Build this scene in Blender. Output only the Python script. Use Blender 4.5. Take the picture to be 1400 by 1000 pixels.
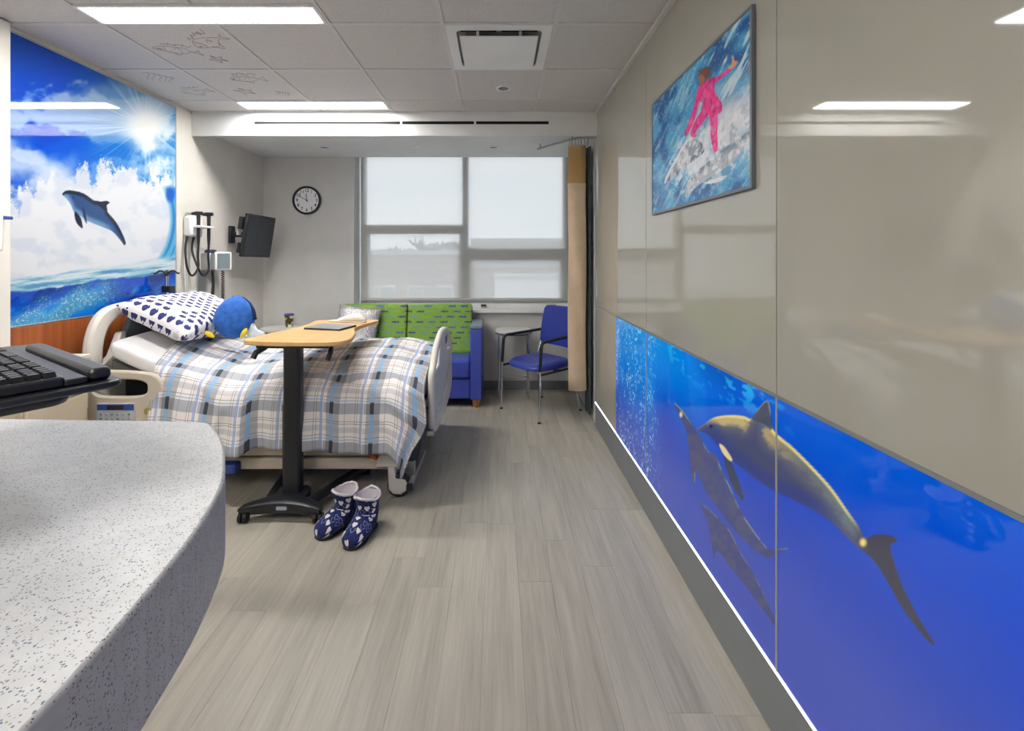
import bpy, bmesh, math, random
import numpy as np
from mathutils import Vector, Matrix, noise as mnoise

# ------------------------------------------------------------------ clear
for o in list(bpy.data.objects):
    bpy.data.objects.remove(o)
scene = bpy.context.scene
COL = scene.collection
random.seed(7)

# ------------------------------------------------------------------ camera
F, VX, VY, CZ = 630.0, 681.0, 352.0, 1.49
cam_d = bpy.data.cameras.new('camera')
cam = bpy.data.objects.new('camera', cam_d)
COL.objects.link(cam)
cam.location = (0, 0, CZ)
cam.rotation_euler = (math.pi / 2, 0, 0)
cam_d.sensor_width = 36
cam_d.lens = 36 * F / 1400
cam_d.shift_x = (700 - VX) / 1400
cam_d.shift_y = -(500 - VY) / 1400
cam_d.clip_start = 0.02
scene.camera = cam

# ------------------------------------------------------------------ colour management, world
vs = scene.view_settings
vs.view_transform = 'Standard'
vs.look = 'None'
vs.gamma = 1
vs.use_curve_mapping = False
vs.exposure = 0.0
LAMP = 66.0          # radiance of the ceiling light panels
SKY = 2.5           # brightness of the overcast sky


def lin(c):
    """sRGB 0-255 -> linear"""
    return tuple((v / 255 / 12.92) if v / 255 <= 0.04045 else ((v / 255 + 0.055) / 1.055) ** 2.4 for v in c)


world = bpy.data.worlds.new('overcast_sky')
scene.world = world
world.use_nodes = True
wn = world.node_tree
wn.nodes.clear()
w_out = wn.nodes.new('ShaderNodeOutputWorld')
w_bg = wn.nodes.new('ShaderNodeBackground')
w_tc = wn.nodes.new('ShaderNodeTexCoord')
w_mp = wn.nodes.new('ShaderNodeMapping')
w_mp.inputs['Scale'].default_value = (1.2, 1.2, 9)
w_nz = wn.nodes.new('ShaderNodeTexNoise')
w_nz.inputs['Scale'].default_value = 1.6
w_nz.inputs['Detail'].default_value = 4
w_rp = wn.nodes.new('ShaderNodeValToRGB')
w_rp.color_ramp.elements[0].position = 0.35
w_rp.color_ramp.elements[0].color = (0.82, 0.89, 1.0, 1)
w_rp.color_ramp.elements[1].position = 0.6
w_rp.color_ramp.elements[1].color = (0.97, 0.98, 1.0, 1)
w_bg.inputs['Strength'].default_value = SKY
wn.links.new(w_tc.outputs['Generated'], w_mp.inputs['Vector'])
wn.links.new(w_mp.outputs['Vector'], w_nz.inputs['Vector'])
wn.links.new(w_nz.outputs['Fac'], w_rp.inputs['Fac'])
wn.links.new(w_rp.outputs['Color'], w_bg.inputs['Color'])
wn.links.new(w_bg.outputs['Background'], w_out.inputs['Surface'])


# ------------------------------------------------------------------ pixel helpers
def at(px, py, Y):
    return Vector(((px - VX) * Y / F, Y, CZ - (py - VY) * Y / F))


# ------------------------------------------------------------------ node expression helper
class E:
    def __init__(s, nt, v):
        s.nt, s.v = nt, v

    def _m(s, op, *a):
        n = s.nt.nodes.new('ShaderNodeMath')
        n.operation = op
        for i, q in enumerate((s,) + a):
            q = q.v if isinstance(q, E) else q
            if isinstance(q, (int, float)):
                n.inputs[i].default_value = q
            else:
                s.nt.links.new(q, n.inputs[i])
        return E(s.nt, n.outputs[0])

    def __add__(s, o): return s._m('ADD', o)
    def __radd__(s, o): return s._m('ADD', o)
    def __sub__(s, o): return s._m('SUBTRACT', o)
    def __mul__(s, o): return s._m('MULTIPLY', o)
    def __rmul__(s, o): return s._m('MULTIPLY', o)
    def __truediv__(s, o): return s._m('DIVIDE', o)
    def rsub(s, o): return E(s.nt, s._m('MULTIPLY', -1.0).v) + o
    def fract(s): return s._m('FRACT')
    def floor(s): return s._m('FLOOR')
    def sin(s): return s._m('SINE')
    def abs(s): return s._m('ABSOLUTE')
    def sqrt(s): return s._m('SQRT')
    def lt(s, o): return s._m('LESS_THAN', o)
    def gt(s, o): return s._m('GREATER_THAN', o)
    def mod2(s): return (s * 0.5).fract().gt(0.25)
    def band(s, a, b): return s.gt(a) * s.lt(b)
    def max(s, o): return s._m('MAXIMUM', o)

    def mix(s, a, b):
        """colour mix a->b by s"""
        n = s.nt.nodes.new('ShaderNodeMix')
        n.data_type = 'RGBA'
        s.nt.links.new(s.v, n.inputs['Factor'])
        for nm, q in ((6, a), (7, b)):
            q = q.v if isinstance(q, E) else q
            if isinstance(q, (tuple, list)):
                n.inputs[nm].default_value = tuple(q[:3]) + (1,)
            else:
                s.nt.links.new(q, n.inputs[nm])
        return E(s.nt, n.outputs[2])


MATS = {}


class M:
    """principled material with a few conveniences"""
    def __init__(s, name, col=(200, 200, 200), rough=0.5, metal=0.0, spec=0.5, raw=False):
        s.m = bpy.data.materials.new(name)
        s.m.use_nodes = True
        s.nt = s.m.node_tree
        s.p = s.nt.nodes['Principled BSDF']
        s.out = s.nt.nodes['Material Output']
        c = col if raw else lin(col)
        s.p.inputs['Base Color'].default_value = tuple(c) + (1,)
        s.p.inputs['Roughness'].default_value = rough
        s.p.inputs['Metallic'].default_value = metal
        s.p.inputs['Specular IOR Level'].default_value = spec
        MATS[name] = s.m
        s._tc = None

    def tc(s, which='Object'):
        if s._tc is None:
            s._tc = s.nt.nodes.new('ShaderNodeTexCoord')
        return s._tc.outputs[which]

    def xyz(s, which='Object', vec=None):
        n = s.nt.nodes.new('ShaderNodeSeparateXYZ')
        s.nt.links.new(vec if vec is not None else s.tc(which), n.inputs[0])
        return [E(s.nt, n.outputs[i]) for i in range(3)]

    def vec(s, x, y, z=0.0):
        n = s.nt.nodes.new('ShaderNodeCombineXYZ')
        for i, q in enumerate((x, y, z)):
            if isinstance(q, E):
                s.nt.links.new(q.v, n.inputs[i])
            else:
                n.inputs[i].default_value = q
        return n.outputs[0]

    def mapping(s, scale, which='Object', vec=None):
        n = s.nt.nodes.new('ShaderNodeMapping')
        n.inputs['Scale'].default_value = scale
        s.nt.links.new(vec if vec is not None else s.tc(which), n.inputs[0])
        return n.outputs[0]

    def noise(s, scale, vec=None, detail=3, rough=0.55):
        n = s.nt.nodes.new('ShaderNodeTexNoise')
        n.inputs['Scale'].default_value = scale
        n.inputs['Detail'].default_value = detail
        n.inputs['Roughness'].default_value = rough
        s.nt.links.new(vec if vec is not None else s.tc(), n.inputs['Vector'])
        return E(s.nt, n.outputs['Fac'])

    def voronoi(s, scale, vec=None, dim='3D', rnd=1.0):
        n = s.nt.nodes.new('ShaderNodeTexVoronoi')
        n.voronoi_dimensions = dim
        n.inputs['Scale'].default_value = scale
        n.inputs['Randomness'].default_value = rnd
        s.nt.links.new(vec if vec is not None else s.tc(), n.inputs['Vector'])
        return n

    def ramp(s, fac, stops, interp='LINEAR', raw=False):
        n = s.nt.nodes.new('ShaderNodeValToRGB')
        cr = n.color_ramp
        cr.interpolation = interp
        while len(cr.elements) < len(stops):
            cr.elements.new(0.5)
        for e, (p, c) in zip(cr.elements, stops):
            e.position = p
            e.color = tuple(c if raw else lin(c)) + (1,)
        s.nt.links.new(fac.v, n.inputs['Fac'])
        return E(s.nt, n.outputs['Color'])

    def color(s, e):
        s.nt.links.new(e.v, s.p.inputs['Base Color'])
        return s

    def bump(s, h, strength=0.2, dist=0.002):
        n = s.nt.nodes.new('ShaderNodeBump')
        n.inputs['Strength'].default_value = strength
        n.inputs['Distance'].default_value = dist
        s.nt.links.new(h.v, n.inputs['Height'])
        s.nt.links.new(n.outputs[0], s.p.inputs['Normal'])
        return s

    def vary(s, col, amt=0.06, scale=6.0, vec=None):
        f = s.noise(scale, vec)
        a = tuple(max(0, c * (1 - amt)) for c in col)
        b = tuple(min(255, c * (1 + amt)) for c in col)
        return s.color(s.ramp(f, [(0.3, a), (0.7, b)]))


def paint(name, col, rough=0.6, amt=0.02, bump=0.03, scale=60):
    m = M(name, col, rough)
    m.vary(col, amt, 3.0)
    m.bump(m.noise(scale), bump, 0.001)
    return m.m


# ------------------------------------------------------------------ materials
m_wall = paint('painted_wall_warm_grey', (212, 208, 201), 0.65)
m_wallb = paint('painted_wall_pale_grey', (206, 205, 202), 0.65)
m_trimw = paint('off_white_trim', (226, 221, 212), 0.5)
m_soffit = paint('soffit_white_paint', (222, 222, 221), 0.65)
m_white = paint('white_enamel', (228, 228, 226), 0.4)
m_grey_metal = M('satin_aluminium', (176, 178, 180), 0.35, 0.85).m
m_chrome = M('chrome', (205, 207, 210), 0.12, 1.0).m
m_dark = M('black_plastic', (26, 28, 32), 0.42).m
m_dark2 = paint('charcoal_metal', (27, 30, 36), 0.36, 0.05)
m_slot = M('slot_and_shade_black', (12, 12, 13), 0.9).m
m_beige = paint('bed_beige_plastic', (196, 186, 170), 0.45)
m_beige2 = paint('bed_light_beige_plastic', (214, 209, 200), 0.42)
m_greypanel = paint('headboard_grey_panel', (96, 100, 104), 0.5)
m_deck = paint('bed_deck_grey', (104, 104, 100), 0.6)
m_sheet = M('white_cotton_sheet', (228, 226, 226), 0.8)
m_sheet.bump(m_sheet.noise(18, detail=5), 0.35, 0.012)
m_sheet = m_sheet.m
m_orange = M('orange_pedal', (196, 88, 34), 0.5).m
m_bluepl = M('blue_plastic', (44, 74, 150), 0.45).m
m_base_grey = paint('grey_vinyl_base', (122, 125, 128), 0.5)
m_cab = paint('cream_laminate', (200, 186, 162), 0.45)


def mk_ceiling_tile():
    m = M('mineral_ceiling_tile', (204, 201, 198), 0.9)
    n = m.noise(140, detail=6, rough=0.75)
    m.color(m.ramp(n, [(0.3, (192, 188, 184)), (0.55, (208, 205, 202)), (0.8, (214, 211, 208))]))
    m.bump(n, 0.35, 0.002)
    return m.m


m_tile = mk_ceiling_tile()
m_tbar = paint('ceiling_grid_white', (206, 203, 199), 0.5)


def mk_floor():
    m = M('grey_wood_vinyl', (150, 144, 135), 0.42)
    oi = m.nt.nodes.new('ShaderNodeObjectInfo')
    rnd = E(m.nt, oi.outputs['Random'])
    x, y, z = m.xyz('Object')
    v = m.vec(x * 26 + rnd * 91, y * 1.6 + rnd * 37, rnd * 11)
    n1 = m.noise(1.0, v, 5, 0.6)
    v2 = m.vec(x * 120 + rnd * 51, y * 4.0 + rnd * 17, rnd * 5)
    n2 = m.noise(1.0, v2, 4, 0.65)
    v3 = m.vec(x * 7 + rnd * 23, y * 0.9 + rnd * 61, rnd * 3)
    n3 = m.noise(1.0, v3, 2, 0.5)
    f = n1 * 0.45 + n2 * 0.30 + n3 * 0.25 + (rnd - 0.5) * 0.09
    m.color(m.ramp(f, [(0.28, (138, 132, 121)), (0.44, (163, 157, 145)), (0.56, (176, 170, 157)), (0.72, (192, 185, 171))]))
    m.bump(n2, 0.12, 0.0015)
    return m.m


m_floor = mk_floor()
m_floorsub = M('floor_joint_dark', (122, 117, 110), 0.8).m


def mk_backpainted(name, col):
    m = M(name, col, 0.03, 0, 0.5)
    m.p.inputs['IOR'].default_value = 1.68
    m.vary(col, 0.012, 1.5)
    return m.m


m_glasspanel = mk_backpainted('back_painted_glass_taupe', (167, 164, 154))
m_seam = M('panel_seam_aluminium', (172, 172, 170), 0.4, 0.3).m


def emit(name, col, s, raw=False):
    m = bpy.data.materials.new(name)
    m.use_nodes = True
    nt = m.node_tree
    nt.nodes.clear()
    o = nt.nodes.new('ShaderNodeOutputMaterial')
    e = nt.nodes.new('ShaderNodeEmission')
    e.inputs['Color'].default_value = (col if raw else lin(col)) + (1,)
    e.inputs['Strength'].default_value = s
    nt.links.new(e.outputs[0], o.inputs[0])
    return m


m_lamp = emit('light_panel_diffuser', (255, 252, 247), LAMP)
m_led = emit('led_strip', (225, 232, 255), 7.0)


def mk_print(name, emission=0.0, rough=0.05, dark=1.0):
    m = M(name, (128, 128, 128), rough)
    a = m.nt.nodes.new('ShaderNodeAttribute')
    a.attribute_name = 'print'
    m.nt.links.new(a.outputs['Color'], m.p.inputs['Base Color'])
    if emission:
        m.nt.links.new(a.outputs['Color'], m.p.inputs['Emission Color'])
        m.p.inputs['Emission Strength'].default_value = emission
        n = m.nt.nodes.new('ShaderNodeMix')
        n.data_type = 'RGBA'
        n.blend_type = 'MULTIPLY'
        n.inputs[0].default_value = 1
        m.nt.links.new(a.outputs['Color'], n.inputs[6])
        n.inputs[7].default_value = (dark, dark, dark, 1)
        m.nt.links.new(n.outputs[2], m.p.inputs['Base Color'])
    return m.m


m_mural = mk_print('glossy_mural_print', 0.0, 0.03)
m_lightbox = mk_print('backlit_mural_print', 0.38, 0.03, 0.85)
m_lightbox.node_tree.nodes['Principled BSDF'].inputs['IOR'].default_value = 1.7
m_photo = mk_print('framed_photo_print', 0.0, 0.25)


def mk_wood(name, c0, c1, axis='y', rough=0.4, s=14.0):
    m = M(name, c0, rough)
    x, y, z = m.xyz('Object')
    if axis == 'y':
        v = m.vec(x * s, y * 1.2, z * s)
    elif axis == 'z':
        v = m.vec(x * s, y * s, z * 1.0)
    else:
        v = m.vec(x * 1.2, y * s, z * s)
    n = m.noise(1.0, v, 5, 0.6)
    m.color(m.ramp(n, [(0.3, c0), (0.7, c1)]))
    return m.m


m_orangewood = mk_wood('cherry_wood_laminate', (132, 66, 30), (172, 96, 48), 'z', 0.35, 22)
m_tabletop = mk_wood('maple_laminate', (206, 160, 104), (224, 182, 128), 'y', 0.35, 16)
m_footwood = mk_wood('oak_foot', (170, 112, 58), (196, 140, 84), 'z', 0.5, 40)


def mk_speckle():
    m = M('speckled_solid_surface', (190, 190, 192), 0.4)
    base = m.ramp(m.noise(30, detail=4), [(0.3, (180, 181, 184)), (0.7, (192, 193, 196))])
    cur = base
    for sc, th, pick in ((200, 0.29, 0.40), (320, 0.32, 0.32)):
        vo = m.voronoi(sc)
        d = E(m.nt, vo.outputs['Distance'])
        sp = m.nt.nodes.new('ShaderNodeSeparateColor')
        m.nt.links.new(vo.outputs['Color'], sp.inputs[0])
        r = E(m.nt, sp.outputs[0])
        g = E(m.nt, sp.outputs[1])
        mask = d.lt(th) * r.lt(pick)
        colr = m.ramp(g, [(0.0, (48, 62, 110)), (0.22, (70, 78, 90)), (0.42, (110, 72, 58)), (0.55, (84, 116, 128)),
                          (0.7, (150, 140, 120)), (0.85, (92, 92, 96))], 'CONSTANT')
        cur = (mask * 0.85).mix(cur, colr)
    m.color(cur)
    return m.m


m_speckle = mk_speckle()


def mk_plaid():
    m = M('plaid_bedding', (200, 200, 200), 0.85, 0, 0.2)
    u, v, _ = m.xyz('UV')
    a = (u / 0.248).fract()
    b = (v / 0.235).fract()
    white = lin((232, 230, 230))
    cream = lin((222, 213, 206))
    grey = lin((148, 150, 157))
    lgrey = lin((170, 172, 180))
    blue = lin((126, 168, 208))
    peri = lin((146, 163, 204))
    black = lin((40, 46, 58))
    rowg = b.band(0.0, 0.27)
    rowl = b.band(0.52, 0.66)
    c = rowg.mix(m.noise(3.0).mix(white, cream), lgrey)
    c = (rowl * 0.5).mix(c, lgrey)
    colg = a.band(0.40, 0.50).max(a.band(0.58, 0.74))
    c = (colg * 0.72).mix(c, grey)
    c = (colg * rowg * 0.6).mix(c, lin((112, 114, 122)))
    # thin lines
    for lo in (0.10, 0.155, 0.86):
        c = (a.band(lo, lo + 0.014) * 0.55).mix(c, lin((92, 94, 102)))
    for lo in (0.40, 0.74, 0.80):
        c = (b.band(lo, lo + 0.018) * 0.6).mix(c, lin((84, 88, 98)))
    c = (b.band(0.31, 0.345) * 0.6).mix(c, blue)
    # accent columns
    seg = b.band(0.0, 0.30)
    c = (a.band(0.495, 0.59) * 0.92).mix(c, seg.mix(blue, black))
    c = (a.band(0.24, 0.31) * 0.75).mix(c, peri)
    c = (a.band(0.315, 0.33)).mix(c, white)
    m.color(c)
    weave = m.noise(400, detail=2)
    m.bump(weave, 0.15, 0.001)
    return m.m


m_plaid = mk_plaid()


def mk_apple():
    m = M('pillowcase_navy_print', (235, 234, 236), 0.8)
    u, v, _ = m.xyz('UV')
    su, sv = u / 0.060, v / 0.056
    row = sv.floor()
    sh = (row * 0.5).fract()
    su2 = su + sh
    cx = su2.fract() - 0.5
    cy = sv.fract() - 0.5
    r = (cx * cx / 0.135 + cy * cy / 0.100)
    body = r.lt(1.0)
    notch = ((cx) * (cx) / 0.006 + (cy - 0.30) * (cy - 0.30) / 0.008).lt(1.0)
    leaf = ((cx - 0.08) * (cx - 0.08) / 0.008 + (cy - 0.38) * (cy - 0.38) / 0.004).lt(1.0)
    wn_ = m.nt.nodes.new('ShaderNodeTexWhiteNoise')
    wn_.noise_dimensions = '2D'
    m.nt.links.new(m.vec(su2.floor(), row), wn_.inputs['Vector'])
    rnd = E(m.nt, wn_.outputs['Value'])
    appl = rnd.lt(0.12).mix(lin((40, 46, 104)), lin((206, 206, 206)))
    mask = (body * notch.rsub(1.0)).max(leaf)
    m.color(mask.mix(lin((236, 234, 238)), appl))
    m.bump(m.noise(14, detail=4), 0.3, 0.008)
    return m.m


m_apple = mk_apple()


def mk_green():
    m = M('green_fish_print_upholstery', (122, 168, 52), 0.7)
    x, y, z = m.xyz('Object')
    su, sv = x / 0.13, z / 0.055
    row = sv.floor()
    wn0 = m.nt.nodes.new('ShaderNodeTexWhiteNoise')
    wn0.noise_dimensions = '1D'
    m.nt.links.new(row.v, wn0.inputs['W'])
    su2 = su + E(m.nt, wn0.outputs['Value'])
    cx = su2.fract() - 0.5
    cy = sv.fract() - 0.5
    body = (cx * cx / 0.075 + cy * cy / 0.026).lt(1.0)
    tail = (cx - 0.3).abs().lt(0.05) * cy.abs().lt(0.22)
    wn_ = m.nt.nodes.new('ShaderNodeTexWhiteNoise')
    wn_.noise_dimensions = '2D'
    m.nt.links.new(m.vec(su2.floor(), row), wn_.inputs['Vector'])
    rnd = E(m.nt, wn_.outputs['Value'])
    fish = m.ramp(rnd, [(0.0, (44, 78, 110)), (0.35, (92, 150, 130)), (0.6, (58, 104, 150)), (0.82, (122, 168, 52))], 'CONSTANT')
    base = m.ramp(m.noise(60), [(0.3, (112, 148, 54)), (0.7, (130, 164, 68))])
    m.color(body.max(tail).mix(base, fish))
    return m.m


m_green = mk_green()
m_bluevinyl = M('cobalt_blue_vinyl', (66, 80, 172), 0.38)
m_bluevinyl.vary((66, 80, 172), 0.05, 5)
m_bluevinyl = m_bluevinyl.m
m_chairvinyl = M('deep_blue_vinyl', (44, 60, 152), 0.32).m
m_armcap = paint('grey_arm_cap', (104, 118, 136), 0.4)


def mk_sparkle():
    m = M('silver_sequin_fabric', (170, 166, 166), 0.4, 0.3)
    n = m.noise(90, m.mapping((1, 0.6, 0.35)), 5, 0.8)
    m.color(m.ramp(n, [(0.36, (92, 88, 92)), (0.5, (168, 164, 166)), (0.66, (222, 220, 222))]))
    m.bump(n, 0.6, 0.004)
    return m.m


m_sparkle = mk_sparkle()


def mk_boot():
    m = M('navy_heart_fleece', (28, 44, 110), 0.9)
    u, v, _ = m.xyz('UV')
    base = m.ramp(m.noise(90, detail=4), [(0.3, (10, 16, 52)), (0.7, (34, 50, 118))])
    uv = m.vec(u, v)
    vo = m.voronoi(27, uv, '2D', 0.8)
    sub = m.nt.nodes.new('ShaderNodeVectorMath')
    sub.operation = 'SUBTRACT'
    sc = m.nt.nodes.new('ShaderNodeVectorMath')
    sc.operation = 'SCALE'
    sc.inputs['Scale'].default_value = 1.0
    m.nt.links.new(uv, sub.inputs[0])
    m.nt.links.new(vo.outputs['Position'], sub.inputs[1])
    m.nt.links.new(sub.outputs[0], sc.inputs[0])
    hx, hy, _ = m.xyz(vec=sc.outputs[0])
    spc = m.nt.nodes.new('ShaderNodeSeparateColor')
    m.nt.links.new(vo.outputs['Color'], spc.inputs[0])
    r = E(m.nt, spc.outputs[0])
    # heart:  x^2 + (y - 0.75*sqrt|x|)^2 < 1
    k = 0.0138
    X = hx / k
    Y = hy / k
    q = Y - (X.abs() + 0.001).sqrt() * 0.75
    h = X * X + q * q
    solid = h.lt(1.0) * r.lt(0.5)
    ring = h.band(0.55, 1.1) * r.gt(0.5)
    c = (ring * 0.55).mix(base, lin((150, 164, 220)))
    c = solid.mix(c, lin((226, 222, 220)))
    m.color(c)
    m.bump(m.noise(220, detail=3), 0.5, 0.004)
    return m.m


m_boot = mk_boot()
m_fleece = M('white_fleece', (214, 208, 214), 0.95)
m_fleece.bump(m_fleece.noise(160, detail=4), 0.8, 0.006)
m_fleece = m_fleece.m
m_plush = M('blue_plush_fabric', (44, 110, 200), 0.9)
m_plush.vary((44, 100, 182), 0.12, 30)
m_plush.bump(m_plush.noise(260), 0.4, 0.003)
m_plush = m_plush.m
m_plushy = M('yellow_plush_fabric', (232, 206, 54), 0.9).m
m_plushw = M('pale_plush_fabric', (206, 212, 222), 0.9).m
m_plushd = M('navy_plush_fabric', (24, 36, 78), 0.9).m
m_tan = M('curtain_tan', (196, 172, 142), 0.8)
m_tan.vary((212, 188, 160), 0.03, 8)
m_tan = m_tan.m
m_greycurt = M('curtain_grey_green', (74, 86, 86), 0.85).m


def mk_curtain_mesh():
    m = M('curtain_tan_netting', (184, 150, 92), 0.8)
    n = m.nt
    x, y, z = m.xyz('Object')
    a = (z * 220).fract().lt(0.62)
    t = n.nodes.new('ShaderNodeBsdfTransparent')
    mx = n.nodes.new('ShaderNodeMixShader')
    n.links.new((a * 0.4 + 0.6).v, mx.inputs[0])
    n.links.new(t.outputs[0], mx.inputs[1])
    n.links.new(m.p.outputs[0], mx.inputs[2])
    n.links.new(mx.outputs[0], m.out.inputs[0])
    return m.m


m_net = mk_curtain_mesh()


def mk_shade():
    m = bpy.data.materials.new('sheer_roller_shade_fabric')
    m.use_nodes = True
    nt = m.node_tree
    nt.nodes.clear()
    o = nt.nodes.new('ShaderNodeOutputMaterial')
    tr = nt.nodes.new('ShaderNodeBsdfTransparent')
    df = nt.nodes.new('ShaderNodeBsdfDiffuse')
    tl = nt.nodes.new('ShaderNodeBsdfTranslucent')
    df.inputs[0].default_value = lin((238, 236, 232)) + (1,)
    tl.inputs[0].default_value = lin((240, 240, 238)) + (1,)
    m1 = nt.nodes.new('ShaderNodeMixShader')
    m1.inputs[0].default_value = 0.78
    nt.links.new(df.outputs[0], m1.inputs[1])
    nt.links.new(tl.outputs[0], m1.inputs[2])
    m2 = nt.nodes.new('ShaderNodeMixShader')
    m2.inputs[0].default_value = 0.84
    nt.links.new(tr.outputs[0], m2.inputs[1])
    nt.links.new(m1.outputs[0], m2.inputs[2])
    nt.links.new(m2.outputs[0], o.inputs[0])
    return m


m_shade = mk_shade()


def mk_pane():
    m = bpy.data.materials.new('window_glass')
    m.use_nodes = True
    nt = m.node_tree
    nt.nodes.clear()
    o = nt.nodes.new('ShaderNodeOutputMaterial')
    tr = nt.nodes.new('ShaderNodeBsdfTransparent')
    tr.inputs[0].default_value = (0.95, 0.97, 0.97, 1)
    gl = nt.nodes.new('ShaderNodeBsdfGlossy')
    gl.inputs['Roughness'].default_value = 0.0
    fr = nt.nodes.new('ShaderNodeFresnel')
    fr.inputs[0].default_value = 1.45
    mx = nt.nodes.new('ShaderNodeMixShader')
    nt.links.new(fr.outputs[0], mx.inputs[0])
    nt.links.new(tr.outputs[0], mx.inputs[1])
    nt.links.new(gl.outputs[0], mx.inputs[2])
    nt.links.new(mx.outputs[0], o.inputs[0])
    return m


m_pane = mk_pane()
m_screen = M('monitor_screen_off', (40, 44, 52), 0.25).m
m_key = M('keyboard_keycap', (22, 24, 32), 0.45).m
m_keytop = M('keyboard_shell', (30, 32, 40), 0.38).m
m_brick = paint('brick_brown', (128, 92, 82), 0.8)
m_bldg2 = paint('building_grey_brown', (96, 84, 78), 0.8)
m_bldgw = paint('building_white', (226, 228, 230), 0.8)
m_roof = paint('flat_roof_grey', (170, 170, 172), 0.9)
m_dkglass = M('far_window_glass', (70, 82, 96), 0.15).m
m_bark = paint('bare_tree_bark', (64, 54, 50), 0.9)
m_ground = paint('asphalt_lot', (120, 120, 120), 0.95)
m_laptop = M('grey_tablet_shell', (138, 141, 146), 0.3).m
m_clockface = M('clock_face_white', (232, 234, 236), 0.5).m
m_ink = M('print_black', (24, 24, 26), 0.7).m
m_pencil = M('pencil_line_brown', (146, 128, 120), 0.9).m
m_red = M('red_plastic', (170, 30, 30), 0.5).m
m_purple = M('purple_paper_lid', (96, 66, 150), 0.6).m


def mk_cup():
    m = M('printed_paper_cup', (120, 90, 70), 0.6)
    x, y, z = m.xyz('Object')
    n = m.noise(22, detail=1)
    m.color(m.ramp(n, [(0.0, (92, 60, 40)), (0.44, (60, 40, 60)), (0.5, (148, 178, 70)), (0.58, (226, 214, 196))], 'CONSTANT'))
    return m.m


m_cup = mk_cup()


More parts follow.
